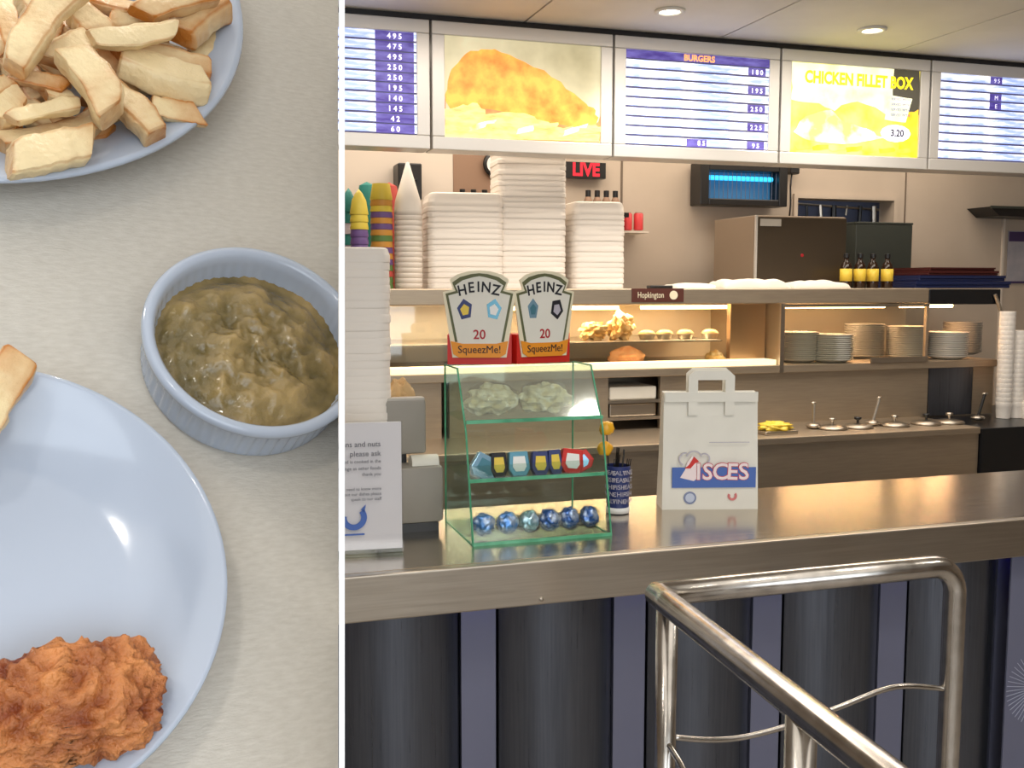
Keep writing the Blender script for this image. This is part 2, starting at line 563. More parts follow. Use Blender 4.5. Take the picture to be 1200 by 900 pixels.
pic(t, [(0, .40), (.03, .62), (.10, .80), (.2, .88), (.32, .90), (.45, .83), (.62, .72), (.78, .55), (.9, .40), (.97, .34), (.99, .24), (.93, .12), (.6, .12), (.3, .18), (.05, .22)], M['print_fish'], 1, 'fish_print', 0.012, 1)
pic(t, [(.0, .42), (.0, .22), (.2, .30), (.45, .26), (.7, .18), (.95, .14), (1, .28), (1, 0), (0, 0)], M['print_fish_dark'], 2, 'shadow_print', 0.01, 2)
pic(t, [(0, .0), (0, .26), (.1, .33), (.2, .34), (.26, .26), (.4, .26), (.55, .26), (.68, .17), (.8, .12), (.93, .2), (1, .14), (1, 0)], M['print_chips'], 3, 'chips_print', 0.02, 3)
for k in range(9):
    x0 = 0.05 + 0.1 * k
    pic(t, [(x0, .04 + .02 * (k % 3)), (x0 + .16, .12 + .03 * (k % 2)), (x0 + .17, .17 + .03 * (k % 2)), (x0 + .01, .09 + .03 * (k % 3))], M['print_hot'] if k % 3 == 1 else M['print_chips'], 4 + k * .2, 'chip_print', 0.006, k)

t, w, H, fr = sign(2, 'backlit menu board with an orange heading, between the two picture signs')
h = slat_menu(t, w, H, fr, {1: '1 8 0', 3: '1 9 5', 5: '2 5 0', 7: '2 2 5', 9: '9 5'}, 10, (0.85, 0.975), seed=5)
ps = obj('heading_strip', box(B(), fr, w - fr, 0.0042, 0.0052, H - fr - h + 0.004, H - fr - 0.001), M['menu_price'], t)
text(ps, 'BURGERS', h * 0.9, (w * 0.5, 0.0036, H - fr - h * 0.5), M['menu_orange'], 0.0004, name='heading', bold=0.001)
ps = obj('price_strip', box(B(), fr + (w - 2 * fr) * .42, fr + (w - 2 * fr) * .56, 0.0042, 0.0052, fr + 0.003, fr + h - 0.002), M['menu_price'], t)
text(ps, '8 5', h * 0.72, (w * 0.52, 0.0036, fr + h * 0.5), M['menu_white'], 0.0004, name='price', bold=0.0006)

t, w, H, fr = sign(3, 'backlit yellow picture sign reading chicken box, with a price bubble')
iw, ih = w - 2 * fr, H - 2 * fr
panel(t, w, H, fr, M['print_yellow'])
pic(t, [(0, .6), (.2, .55), (.35, .5), (.5, .62), (.72, .5), (.8, .6), (.8, 1), (0, 1)], M['print_cloud'], 1, 'pale_print', 0.02, 4)
pic(t, [(.79, 1), (1, 1), (1, .50), (.9, .48), (.79, .62)], M['print_dark'], 1.4, 'dark_print', 0.005, 5)
pic(t, [(.02, .22), (.12, .4), (.3, .5), (.42, .36), (.6, .3), (.72, .22), (.5, .12), (.2, .12)], M['print_hot'], 2, 'burger_print', 0.015, 6)
pic(t, [(.86, .35), (.93, .52), (1, .55), (1, 0), (.86, .05)], M['print_orange'], 2.2, 'fries_print', 0.015, 7)
pic(t, [(.76, .7), (.94, .68), (.9, .4), (.73, .42)], M['print_cloud'], 2.6, 'leaflet_print', 0.004, 8)
for k in range(4):
    text(t, 'SERVED WITH', 0.014, (fr + iw * .85, 0.0052, fr + ih * (.66 - .06 * k)), M['menu_price'], 0.0003, name='small_print')
pic(t, [(.7 + .12 + .12 * math.cos(a), .27 + .1 * math.sin(a)) for a in [math.radians(30 * k) for k in range(12)]], M['menu_white'], 3.4, 'price_bubble')
text(t, '3.20', 0.036, (fr + iw * .83, 0.0044, fr + ih * .27), M['ink'], 0.0003, name='price', bold=0.0008)
M['lemon'] = mat('backlit_lemon_letters', (246, 226, 30), 0.4, emit=(246, 226, 24), estr=1.0)
text(t, 'CHICKEN FILLET BOX', 0.062, (fr + iw * .52, 0.0044, fr + ih * .84), M['lemon'], 0.0003, name='heading', sx=0.80, bold=0.0024)
for k in range(7):
    x0 = .05 + .13 * k
    pic(t, [(x0, .03), (x0 + .12, .06), (x0 + .11, .11), (x0 - .01, .08)], M['print_orange'] if k % 2 else M['print_yellow'], 3, 'chip_print', 0.006, k)

t, w, H, fr = sign(4, 'backlit menu board cut off by the right end of the row of signs')
h = slat_menu(t, w, H, fr, {}, 10, seed=9)
iw = w - 2 * fr
for k, s in ((0, '9 5'), (2, 'M'), (3, 'E')):
    zt = H - fr - k * h
    ps = obj('price_strip', box(B(), fr + iw * .42, fr + iw * .52, 0.0042, 0.0052, zt - h + .003, zt - .001), M['menu_price'], t)
    text(ps, s, h * 0.7, (fr + iw * .475, 0.0036, zt - h * .52), M['menu_white'], 0.0004, name='price')

# ------------------------------------------------------------------ serving counter
CY, CR, CZ = 1.715, 2.182, 1.05
CX0, CX1 = -1.2, 3.2
ct = thing('serving_counter', 'long stainless steel serving counter with a curved panelled front', 'counter', ((CX0 + CX1) / 2, 1.95, 0))
ox = -(CX0 + CX1) / 2
oy = -1.95


def cpart(name, bm, m, smooth=False):
    o = obj(name, bm, m, ct, smooth)
    o.data.transform(Matrix.Translation((ox, oy, 0)))
    return o


cpart('worktop', box(B(), CX0, CX1, CY + 0.0205, CR, CZ - 0.03, CZ), M['steel_top'])
cpart('fascia', box(B(), CX0, CX1, CY - 0.002, CY + 0.02, CZ - 0.083, CZ, 0.003), M['steel'])
cpart('carcass', box(B(), CX0, CX1, 1.86, CR - 0.03, 0.06, CZ - 0.031), M['steel_front'])
cpart('kickboard', box(B(), CX0, CX1, 1.80, 1.82, 0.0, 0.09), M['dark'])
rv = cpart('rivet', lathe(B(), [(0, 0), (0.004, 0), (0.004, 0.004), (0, 0.006)], seg=12), M['steel'])
rv.data.transform(Matrix.Translation((-ox, -oy, 0)))
rv.data.transform(Matrix.Rotation(math.pi / 2, 4, 'X'))
p = atY(634, 702, CY - 0.002)
rv.data.transform(Matrix.Translation((p.x + ox, CY - 0.002 + oy, p.z)))
pitch = 0.312
c0 = 0.345
pw = 0.232
for k in range(-4, 10):
    cx = c0 + pitch * k
    if cx - pw / 2 < CX0 or cx + pitch - pw / 2 > CX1:
        continue
    R = 0.15
    a = math.degrees(math.asin(pw / 2 / R))
    pts = [(cx + R * math.sin(math.radians(-a + 2 * a * i / 20)), 1.745 + R - R * math.cos(math.radians(-a + 2 * a * i / 20))) for i in range(21)]
    poly = pts + [(q[0], q[1] + 0.004) for q in pts[::-1]]
    cpart('curved_panel', prism(B(), poly, 0.09, CZ - 0.031, 'z'), M['steel_front'], 'auto')
    gx0, gx1 = cx + pw / 2, cx + pitch - pw / 2
    cpart('recessed_strip', box(B(), gx0 + 0.006, gx1 - 0.006, 1.80, 1.812, 0.09, CZ - 0.031), M['strip_blue'])
    cpart('led', box(B(), gx0 + 0.012, gx1 - 0.012, 1.772, 1.782, CZ - 0.04, CZ - 0.0315), M['ledblue'])
# etched swirl on the far right panel
bm = B()
sc = atY(1215, 805, 1.742)
for k in range(46):
    a = math.radians(360 / 46 * k)
    r0, r1 = 0.02, 0.085
    d = Vector((math.cos(a), 0, math.sin(a)))
    n_ = Vector((-math.sin(a), 0, math.cos(a))) * 0.0007
    vs = [bm.verts.new(sc + d * r0 - n_), bm.verts.new(sc + d * r1 - n_), bm.verts.new(sc + d * r1 + n_), bm.verts.new(sc + d * r0 + n_)]
    bm.faces.new(vs)
ge = bmesh.ops.extrude_face_region(bm, geom=bm.faces[:])
bmesh.ops.translate(bm, verts=[v for v in ge['geom'] if isinstance(v, bmesh.types.BMVert)], vec=(0, -0.0008, 0))
sw = cpart('etched_burst', bm, M['swirl'])
x0 = atY(1176, 800, 1.75).x
cpart('flat_panel', box(B(), x0, x0 + 0.42, 1.743, 1.747, 0.09, CZ - 0.084), M['strip_blue'])

# ------------------------------------------------------------------ hand rail
RZ = 1.065
ra = thing('hand_rail', 'tubular stainless steel queue rail in front of the serving counter', 'rail', (0.70, 1.42, 0))


def rl(name, pts, r, n=20):
    o = obj(name, tube(B(), pts, r, n), M['rail'], ra, True)
    o.data.transform(Matrix.Translation((-0.70, -1.42, 0)))
    return o


rr = 0.0195
cx1 = 1.262
bend = [(cx1 - 0.05 + 0.05 * math.sin(math.radians(9 * k)), 1.42, RZ - 0.05 + 0.05 * math.cos(math.radians(9 * k))) for k in range(11)]
rl('cross_tube', [(0.688, 1.42, RZ)] + bend + [(cx1, 1.42, 0.6), (cx1, 1.42, 0.0)], rr)
rl('front_tube', [(0.689, 1.425, RZ)] + [(0.688 - 0.0034 * k, 1.42 - 0.05 * k, RZ) for k in range(1, 26)], 0.0195)
rl('post', [(0.706, 1.42, 0), (0.706, 1.42, RZ - 0.004)], 0.0175)
q = atZ(947, 829, RZ)
xm = 0.688 - .068 * (1.42 - q.y)
print('mid post', q, xm)
rl('post', [(xm, q.y, 0), (xm, q.y, RZ - 0.004)], 0.0185)
def smooth(P, n=6):
    out = []
    for i in range(len(P) - 1):
        p0, p1, p2, p3 = P[max(i - 1, 0)], P[i], P[i + 1], P[min(i + 2, len(P) - 1)]
        for k in range(n):
            t = k / n
            out.append(.5 * ((2 * p1) + (p2 - p0) * t + (2 * p0 - 5 * p1 + 4 * p2 - p3) * t * t + (3 * p1 - p0 - 3 * p2 + p3) * t ** 3))
    return out + [P[-1]]


rl('curved_rod', smooth([atY(a, b, 1.42) for a, b in [(790, 864), (830, 867), (870, 864), (925, 850), (985, 828), (1033, 809), (1065, 804), (1116, 808)]]), 0.005, 10)
z0 = atY(785, 866, 1.42).z
z1 = z0 - .075
rl('curved_rod', smooth([Vector((.706, 1.42, z0)), Vector((.703, 1.36, z0 - .012)), Vector((.699, 1.28, z0 - .045)), Vector((.694, 1.18, z1)), Vector((xm + .004, q.y + .04, z1 - .004)), Vector((xm, q.y, z1))]), 0.005, 10)

# ------------------------------------------------------------------ things on the counter
# paper carrier bag
bp_ = atZ(832, 597, CZ)
bag = thing('carrier_bag', 'white paper carrier bag with a blue band, standing on the counter', 'bag', (bp_.x, bp_.y, CZ), -YAW + math.radians(2))
pxm = (bp_ - CAM).dot(FW) / F
bw, bh = 112 * pxm, 137 * pxm
bm = B()
prism(bm, [(-bw / 2 - .001, 0), (bw / 2 + .001, 0), (bw / 2 - .002, bh), (-bw / 2 + .002, bh)], 0, 0.075)
for v in bm.verts:
    if v.co.z > bh * .9:
        v.co.y = 0.02 + (v.co.y - .02) * .35
obj('body', bm, M['paperwhite'], bag)
bm = B()
for s in (0.004, 0.036):
    box(bm, -bw / 2 + .003, bw / 2 - .003, s, s + .0015, bh - .02, bh + 0.002)
obj('rim_fold', bm, M['paperwhite'], bag)
for yy in (0.008, 0.034):
    hw, hh, th_ = 27 * pxm, 26 * pxm, 11 * pxm
    o_ = [(-hw, -.05), (-hw, hh - .012), (-hw + .014, hh), (hw - .014, hh), (hw, hh - .012), (hw, -.05), (hw - th_, -.05), (hw - th_, hh - th_), (-hw + th_, hh - th_), (-hw + th_, -.05)]
    o2 = [(a, bh + b + (0.004 if yy > .02 else 0)) for a, b in o_]
    obj('handle', prism(B(), o2, yy - 0.003, yy), M['paperwhite'], bag)
b0, b1 = 26 * pxm, 50 * pxm
bb = obj('blue_band', box(B(), -bw * .405, bw * .475, -0.0012, 0.0006, b0, b1), M['blueink'], bag)
bb['label'] = 'blue printed band'
M['pinkwhite'] = mat('pinkish_white_print', (244, 226, 226), 0.5)
M['pinkred'] = mat('rose_red_print', (196, 70, 84), 0.5)
for dx, s, rz in ((-.13, 'I', 0), (-.035, 'S', .05), (.10, 'C', -.05), (.225, 'E', .04), (.345, 'S', -.05)):
    for lay, mm, bo in ((0, M['pinkred'], .0022), (1, M['pinkwhite'], 0.0008)):
        text(bb, s, 27 * pxm, (bw * dx, -0.0016 - lay * .0007, b0 + 18 * pxm), mm, 0.0004, rot=(math.pi / 2, rz, 0), name='lettering', bold=bo)
# plain swash where a drawn figure stands on the real bag
obj('swash_print', prism(B(), [(a * pxm, b0 + b * pxm) for a, b in [(-36, 12), (-30, 22), (-28, 30), (-22, 38), (-19, 30), (-15, 28), (-15, 12), (-20, 8)]], -0.002, 0), M['pinkwhite'], bag)
obj('red_swash_print', prism(B(), [(a * pxm, b0 + b * pxm) for a, b in [(-31, 23), (-26, 27), (-20, 37), (-14, 31), (-19, 29), (-24, 23)]], -0.0026, -0.001), M['redbox'], bag)
bm = B()
for (cx, r, t0_, t1_) in [(-30, 8, 80, 250), (-20, 10, 20, 160), (-8, 7, -60, 120)]:
    o_ = arc(cx * pxm, b0 + 34 * pxm, r * pxm, t0_, t1_, 10)
    i_ = arc(cx * pxm, b0 + 34 * pxm, (r - 1.6) * pxm, t1_, t0_, 10)
    prism(bm, o_ + i_, -0.0016, 0)
M['palegrey'] = mat('pale_grey_print', (186, 180, 190), 0.5)
obj('line_print', bm, M['palegrey'], bag)


def ringprint(par, cx, cz, r, m, y=-0.0012, w_=.28, a0=0, a1=360):
    o_ = arc(cx, cz, r, a0, a1, 20)
    i_ = arc(cx, cz, r * (1 - w_), a1, a0, 20)
    if a1 - a0 == 360:
        o_, i_ = o_[:-1], None
        bm = prism(B(), o_, y, 0)
        return obj('round_print', bm, m, par)
    return obj('round_print', prism(B(), o_ + i_, y, 0), m, par)


ringprint(bag, -24 * pxm, 14 * pxm, 7.5 * pxm, mat('grey_blue_print', (126, 136, 170), 0.5))
ringprint(bag, -24 * pxm, 14 * pxm, 5.4 * pxm, mat('pale_blue_print', (196, 204, 222), 0.5), -0.0018)
ringprint(bag, 26 * pxm, 16 * pxm, 5.5 * pxm, mat('rose_print', (214, 122, 120), 0.5), -0.0014, .5, 150, 400)
obj('fold_crease', box(B(), -bw * .02, bw * .40, -0.0006, 0.0004, 79 * pxm, 79.8 * pxm), M['palegrey'], bag)

# leaflet stand at the left
lp = atZ(472, 650, CZ)
lf = thing('leaflet_stand', 'white notice with grey text and blue emblem, left end of the counter', 'notice', (lp.x, lp.y, CZ), math.radians(-5))
pl = (lp - CAM).dot(FW) / F
LW, LH = 104 * pl, 157 * pl
cd = obj('card', box(B(), -LW, 0, 0.004, 0.008, 0.012, LH, 0.0008), M['card'], lf)
obj('clear_sleeve', box(B(), -LW - .002, 0.002, 0.0, 0.0022, 0.006, LH + .001), clear_mat('sleeve_acrylic', (250, 250, 252), 0.05), lf)
obj('foot', box(B(), -LW - .002, 0.001, -0.004, 0.05, 0.0, 0.005, .001), M['acrylic'], lf)
rows = [(132, 'Allergens and nuts', 8), (121, 'please ask', 8), (112, 'Our food is cooked in the', 5), (104, 'same range as other foods', 5), (97, 'thank you', 5), (80, 'If you need to know more', 4.5), (74, 'about our dishes please', 4.5), (68, 'speak to our staff', 4.5)]
for (yy, s, sz) in rows:
    text(cd, s, sz * pl * 1.1, (-24 * pl, -0.0004, yy * pl), M['greytext'], 0.0003, align='RIGHT', name='lettering')
ringprint(cd, -56 * pl, 47 * pl, 15 * pl, M['blueink'], -0.0006, .45, 170, 400)
obj('emblem_leaf', prism(B(), [(a * pl, b * pl) for a, b in [(-48, 56), (-42, 62), (-44, 52)]], -0.0006, 0.0), M['blueink'], cd)
obj('emblem_line', box(B(), -72 * pl, -44 * pl, -0.0006, 0.0, 26 * pl, 28 * pl), M['blueink'], cd)

# till behind it
tp = atZ(500, 622, CZ)
tl = thing('till', 'grey cash till with a customer screen, behind the white notice', 'till', (tp.x, 2.02, CZ))
pt = 2.12 / F
obj('body', box(B(), -.10, .035, -.03, .10, .018, .135, .008), M['till'], tl, 'auto')
obj('foot', box(B(), -.09, .025, -.024, .09, 0, .018), M['dark'], tl)
obj('screen_arm', box(B(), -.06, -.03, .03, .05, .13, .20), M['dark'], tl)
ts = obj('screen', box(B(), -.13, .008, .01, .04, .155, .268, .006), M['till'], tl, 'auto')
obj('screen_rim', box(B(), -.128, .006, .012, .038, .262, .272, .003), M['tilltop'], ts)
pr_ = obj('paper_roll', lathe(B(), [(0, -.028), (.02, -.028), (.02, .028), (0, .028)], seg=20), M['paperwhite'], tl, 'auto', loc=(0.0, .0, .135))
pr_.rotation_euler = (0, math.pi / 2, 0)

# acrylic display case
a0_ = atZ(553, 640, CZ)
AW = 0.292
ac = thing('display_case', 'clear green edged acrylic display case with three tiers, on the counter', 'display case', (a0_.x, 1.85, CZ))
D, AH = 0.22, 0.335


def fy(z):                     # the case front leans back as it rises
    return 0.015 + 0.055 * (z / AH) if z < .22 else 0.052 + (z - .22) * 0.55


prof = [(0.0, 0.0), (fy(.215), .215), (fy(AH), AH), (D, AH), (D, 0)]
for nm, x in (('side_panel', 0.0), ('side_panel', AW - .004)):
    obj(nm, prism(B(), prof, x, x + .004, 'x'), M['acrylic'], ac)
    bm = B()
    pth = [(x + .002, a, b) for a, b in prof]
    tube(bm, pth + [pth[0]], 0.0020, 6)
    obj('edge', bm, M['acrylic_edge'], ac)
obj('back_panel', box(B(), 0.004, AW - .004, D - .004, D, 0, AH), M['acrylic'], ac)
tiers = [0.0, 0.118, 0.232]
for z in tiers:
    y0 = {0.0: 0.0, 0.118: fy(.118), 0.232: fy(.215)}[z]
    obj('shelf', box(B(), .004, AW - .004, y0, D - .005, z, z + .004), M['acrylic'], ac)
    obj('shelf_edge', box(B(), .002, AW - .002, y0 - .003, y0 + .001, z - .001, z + .006), M['acrylic_edge'], ac)
    if z < .2:
        obj('front_lip', box(B(), .004, AW - .004, y0 - .002, y0 + .001, z, z + .032), M['acrylic'], ac)
obj('top_panel', box(B(), 0, AW, fy(AH) + .002, D, AH, AH + .004), M['acrylic'], ac)
bm = B()
prism(bm, [(fy(.235), .235), (fy(.235) + .003, .235), (fy(AH) + .003, AH), (fy(AH), AH)], .004, AW - .004, 'x')
obj('sloping_lid', bm, clear_mat('hazy_lid', (244, 248, 242), 0.07, 0.08), ac)
acx, acy = a0_.x, 1.85

# plastic bags of sachets in the top tier


def crumple(rx, ry, rz, seed, sub=4, amp=.18):
    bm = B()
    bmesh.ops.create_icosphere(bm, subdivisions=sub, radius=1)
    for v in bm.verts:
        d = v.co.copy()
        q = 1 + amp * noise.noise(d * 2.3 + Vector((seed, 0, 0))) + amp * .6 * abs(noise.noise(d * 5 + Vector((0, seed, 0))))
        v.co = Vector((d.x * rx * q, d.y * ry * q, max(d.z, -.75) * rz * q))
    return bm


for k, (cx, lab) in enumerate([(.085, 'clear plastic bag of sachets in the top tier of the display case, left one'), (.20, 'clear plastic bag of sachets in the top tier of the display case, right one')]):
    t = thing('sachet_bag', lab, 'bag', (acx + cx, acy + .15, CZ + .236))
    b_ = obj('bag_film', crumple(.056, .04, .036, 3 + k * 7), M['polybag'], t, True, loc=(0, 0, .030))
    obj('contents', crumple(.050, .034, .031, 9 + k * 5, 4, .35), M['foodpale'], t, False, loc=(0, 0, .028))

# sauce dips on the middle tier
YM = fy(.118) + .022


def tub(name, label, cx, m, lidm, w_=.04, h_=.034, tier=.118, dy=0.0, extra=None):
    t = thing(name, label, 'sauce pot', (acx + cx, acy + (YM if tier > 0 else .034) + dy, CZ + tier + .004))
    bm = B()
    lathe(bm, [(0, 0), (w_ * .38, 0), (w_ * .5, h_), (0, h_)], seg=20)
    obj('pot', bm, m, t, 'auto')
    bm = B()
    prism(bm, rrect(-w_ * .56, w_ * .56, -w_ * .5, w_ * .5, w_ * .18), 0, .0016, 'z')
    o = obj('lid', bm, lidm, t)
    o.location = (0, -.004, h_ + .001)
    return t


def facing(name, label, cx, m1, m2, w_=.044, h_=.05, tilt=0.0, cat='sauce sachet'):
    """a dip pot shown lid forward, leaning on the lip"""
    t = thing(name, label, cat, (acx + cx, acy + YM - .012, CZ + .1225))
    t.rotation_euler = (math.radians(-14), tilt, 0)
    pl_ = [(-w_ * .5, h_ * .3), (-w_ * .3, 0), (w_ * .3, 0), (w_ * .5, h_ * .3), (w_ * .42, h_), (-w_ * .42, h_)]
    obj('tub', prism(B(), pl_, 0.0, .016, 'y', .002), m1, t)
    obj('lid_print', prism(B(), [(a * .62, h_ * .5 + (b - h_ * .5) * .6) for a, b in pl_], -0.001, 0.001), m2, t)
    return t


facing('sauce_sachet', 'light blue sachet leaning at the left end of the middle tier', .032, M['lightblue'], M['tealblue'], .060, .048, .5)
facing('sauce_pot', 'black sauce pot with a gold mark on the middle tier', .070, M['ink'], M['yellow'], .036, .050, 0, 'sauce pot')
t = facing('sauce_pot', 'grey and white sauce pot in the centre of the middle tier', .112, M['tealblue'], M['card'], .046, .050, 0, 'sauce pot')
facing('sauce_pot', 'navy sauce pot with yellow lid, beside the white one', .156, M['navy'], M['yellow'], .038, .048, .04, 'sauce pot')
facing('sauce_pot', 'narrow navy and yellow sauce pot next to the red sachets', .190, M['navy'], M['yellow'], .030, .050, -.04, 'sauce pot')
t = facing('sauce_sachet', 'red sachet with a pale ring, front of the red pair on the middle tier', .222, M['redbox'], M['card'], .050, .050, .15)
t = facing('sauce_sachet', 'red sachet lying slanted at the right end of the middle tier', .258, M['redbox'], M['lightblue'], .058, .038, -.45)
t.location.y += .02
for nm_, cc in (('blueink', (90, 140, 200)), ('tealblue', (150, 190, 200)), ('navy', (60, 96, 156))):
    M['pot_' + nm_] = mat('shiny_' + nm_ + '_foil', cc, 0.16, 0.5, (214, 228, 240), 55, contrast=(0.45, 0.72))  # pale noise patches paint white highlights onto the foil
# lidded pots on the bottom tier
for k, (cx, m1, m2, lab) in enumerate([
        (.035, 'lightblue', 'blueink', 'clear lidded pot with a blue lid, leftmost on the bottom tier'),
        (.082, 'lightblue', 'blueink', 'clear lidded pot with a blue lid, second from left on the bottom tier'),
        (.125, 'lightblue', 'tealblue', 'pale foil topped pot, third from left on the bottom tier'),
        (.172, 'lightblue', 'navy', 'dark blue pot right of the middle gap on the bottom tier'),
        (.212, 'tealblue', 'navy', 'dark blue pot, second from right on the bottom tier'),
        (.254, 'lightblue', 'navy', 'dark blue pot at the right end of the bottom tier')]):
    t = thing('dip_pot', lab, 'sauce pot', (acx + cx, acy + .045, CZ + .005), 0, 'pots on the bottom tier of the display case')
    t.rotation_euler = (math.radians(0), 0, .2 * (k % 3 - 1))
    bm = B()
    lathe(bm, [(0, -.018), (.017, -.018), (.0225, .014), (.0245, .014), (.0245, .018), (0, .018)], seg=24)
    bm.transform(Matrix.Rotation(math.radians(72), 4, 'X'))
    obj('pot', bm, M['polybag'], t, 'auto', loc=(0, 0, .0245))
    bm = B()
    bm.free()
    bm = crumple(.0205, .0205, .012, k * 3, 4, .25)
    bmesh.ops.translate(bm, verts=bm.verts[:], vec=(0, 0, .012))
    bm.transform(Matrix.Rotation(math.radians(72), 4, 'X'))
    obj('lid', bm, M['pot_' + m2], t, True, loc=(0, 0, .0245))

# two branded sachet cartons on top


def carton(label, px, rz, wpx, ic):
    zt = CZ + AH + .0045
    p = atY(px, 428, 2.00)
    t = thing('sachet_carton', label, 'carton', (p.x, 2.00, zt), rz, 'sauce cartons on top of the display case')
    u_ = 2.12 / F
    s = wpx / 84.0
    W = 76 * u_ * s / math.cos(rz + YAW) * .97
    Hh = 107 * u_
    obj('carton_body', prism(B(), [(-W / 2, 0), (W / 2, 0), (W / 2, 34 * u_), (-W / 2, 34 * u_)], 0.0, .065), M['redbox'], t)
    k = W / 76
    side = [(-39, 79), (-29, 82), (-30, 89), (-34, 97)]
    top = [(-30, 101), (-16, 106), (0, 107.5), (16, 106), (30, 101)]
    out = [(-36, 16), (-43, 83), (-33, 85), (-36, 96), (-35, 100)] + top[1:-1] + [(35, 100), (36, 96), (33, 85), (43, 83), (36, 16), (22, 10), (-22, 10)]
    P = lambda l, f=1.0: [(a * k * f, b * u_) for a, b in l]
    out = [(-32, 8), (-43, 83), (-31, 86), (-35, 97), (-26, 103), (-13, 106.5), (0, 107.5), (13, 106.5), (26, 103), (35, 97), (31, 86), (43, 83), (32, 8)]
    kl = obj('keystone_label', prism(B(), P(out), -.003, 0), M['creamcard'], t)

    def inset(l, d):
        cx, cz = 0, 56
        return [(a - math.copysign(d, a) if abs(a) > 1 else a, b - d if b > 90 else b - d * .6 if b > 20 else b) for a, b in l]
    olive = inset(out, 3.2)
    olive = [(a, b if b > 20 else 26) for a, b in olive]
    obj('olive_border', prism(B(), P(olive), -.0038, -.0028), M['olive'], kl)
    cr = inset(olive, 3.4)
    obj('label_face', prism(B(), P(cr), -.0046, -.0036), M['paperwhite'], kl)
    obj('orange_foot', prism(B(), P([(-34, 27), (-31, 12), (-24, 8), (24, 8), (31, 12), (34, 27), (20, 24), (-20, 24)]), -.0056, -.0036), M['orangeink'], kl)
    # arched name
    for i, ch in enumerate('HEINZ'):
        a = [-20, -9.5, -1, 8, 19.5][i]
        z = 88.5 - (a / 11) ** 2 * 1.2
        text(kl, ch, 16.5 * u_, (a * k, -.0052, z * u_), M['ink'], .0004, rot=(math.pi / 2, math.radians(a * .55), 0), name='lettering', sx=.92 * k / u_, bold=.0006)
    text(kl, '20', 15 * u_, (0, -.0052, 34 * u_), M['redink'], .0004, name='lettering', sx=k / u_, bold=.0004)
    text(kl, 'SqueezMe!', 12 * u_, (0, -.0062, 17 * u_), M['ink'], .0004, name='lettering', sx=.98 * k / u_)
    for (cx, mm1, mm2, rot) in ic:
        pen = [(cx + 11 * math.cos(math.radians(rot + 72 * j)) * (.85 if mm1 != 'lightblue' else .7), 63 + 12.5 * math.sin(math.radians(rot + 72 * j))) for j in range(5)]
        pin = [(cx + (a - cx) * .6, 62 + (b - 62) * .55) for a, b in pen]
        obj('pot_print', prism(B(), P(pen), -.0052, -.0044), M[mm1], kl)
        obj('pot_print', prism(B(), P(pin), -.0058, -.005), M[mm2], kl)
    return t


carton('left red carton, its shield label showing a yellow and a blue pot', 562, -YAW + math.radians(1), 84, [(-17, 'navy', 'yellow', 100), (17, 'tealblue', 'card', 80)])
carton('right red carton, its shield label showing a blue and a black pot', 637, -YAW + math.radians(32), 72, [(-17, 'lightblue', 'tealblue', 90), (17, 'ink', 'palegrey', 60)])

# cup of wooden forks
cp = atZ(728, 603, CZ)
t = thing('fork_cup', 'blue printed paper cup holding forks, between the display case and the bag', 'cup', (cp.x, cp.y + .02, CZ))
pc = (cp - CAM).dot(FW) / F
bm = B()
lathe(bm, [(0, 0.002), (13 * pc, .002), (14.6 * pc, 57 * pc), (14.0 * pc, 57 * pc), (12.5 * pc, .006), (0, .006)], seg=32)
obj('cup_body', bm, M['navy'], t, 'auto')
bm = B()
lathe(bm, [(13.2 * pc, 1 * pc), (13.8 * pc, 1 * pc), (14.1 * pc, 8 * pc), (13.5 * pc, 8 * pc)], seg=32)
obj('white_band', bm, M['card'], t, True)
for r_ in range(5):
    for c_ in range(3):
        a = math.radians(-90 - 17.5 + (c_ - 1) * 42)
        text(t, ['SALT', 'VINE', 'CHIP', 'FISH', 'PEAS'][(r_ + c_) % 5], 7.5 * pc, (math.cos(a) * 14.9 * pc, math.sin(a) * 14.9 * pc, (16 + r_ * 8.4) * pc), M['palegrey'], .0003, rot=(math.pi / 2, 0, a + math.pi / 2), name='lettering')
for k in range(7):
    a = k * .9
    dx, dy = math.cos(a) * 8 * pc, math.sin(a) * 8 * pc
    fk = tag(obj('wooden_fork', prism(B(), [(-.0035, 0), (.0035, 0), (.005, .10), (.0035, .1), (.003, .088), (.0008, .088), (.0006, .1), (-.0006, .1), (-.0008, .088), (-.003, .088), (-.0035, .1), (-.005, .10)], 0, .0015), M['dark']), 'small dark fork standing in the blue paper cup', 'fork', 'forks in the blue cup')
    fk.location = (cp.x + dx, cp.y + .02 + dy, CZ + .02 + .012 * (k % 3))
    fk.rotation_euler = (.1 * math.sin(a), .12 * math.cos(a), a)
lol = [('yellow lollipop standing high in the blue cup', -12, 100, 9), ('lower yellow lollipop leaning in the blue cup', -14, 76, 9)]
for lab, dx, hz, r_ in lol:
    t = thing('lollipop', lab, 'lollipop', (cp.x + dx * pc * .6, cp.y + .03, CZ + .02), 0, 'lollipops in the blue cup')
    obj('head', crumple(r_ * pc, r_ * pc * .7, r_ * pc, hz, 3, .2), M['yellowplastic'], t, True, loc=(dx * pc * .45, 0, hz * pc - .02))
    obj('stick', tube(B(), [(0, 0, 0), (dx * pc * .45, 0, (hz - 6) * pc - .02)], .0015, 8), M['dark'], t)

# stack of white foam boxes at the left end
tray_bm = B()


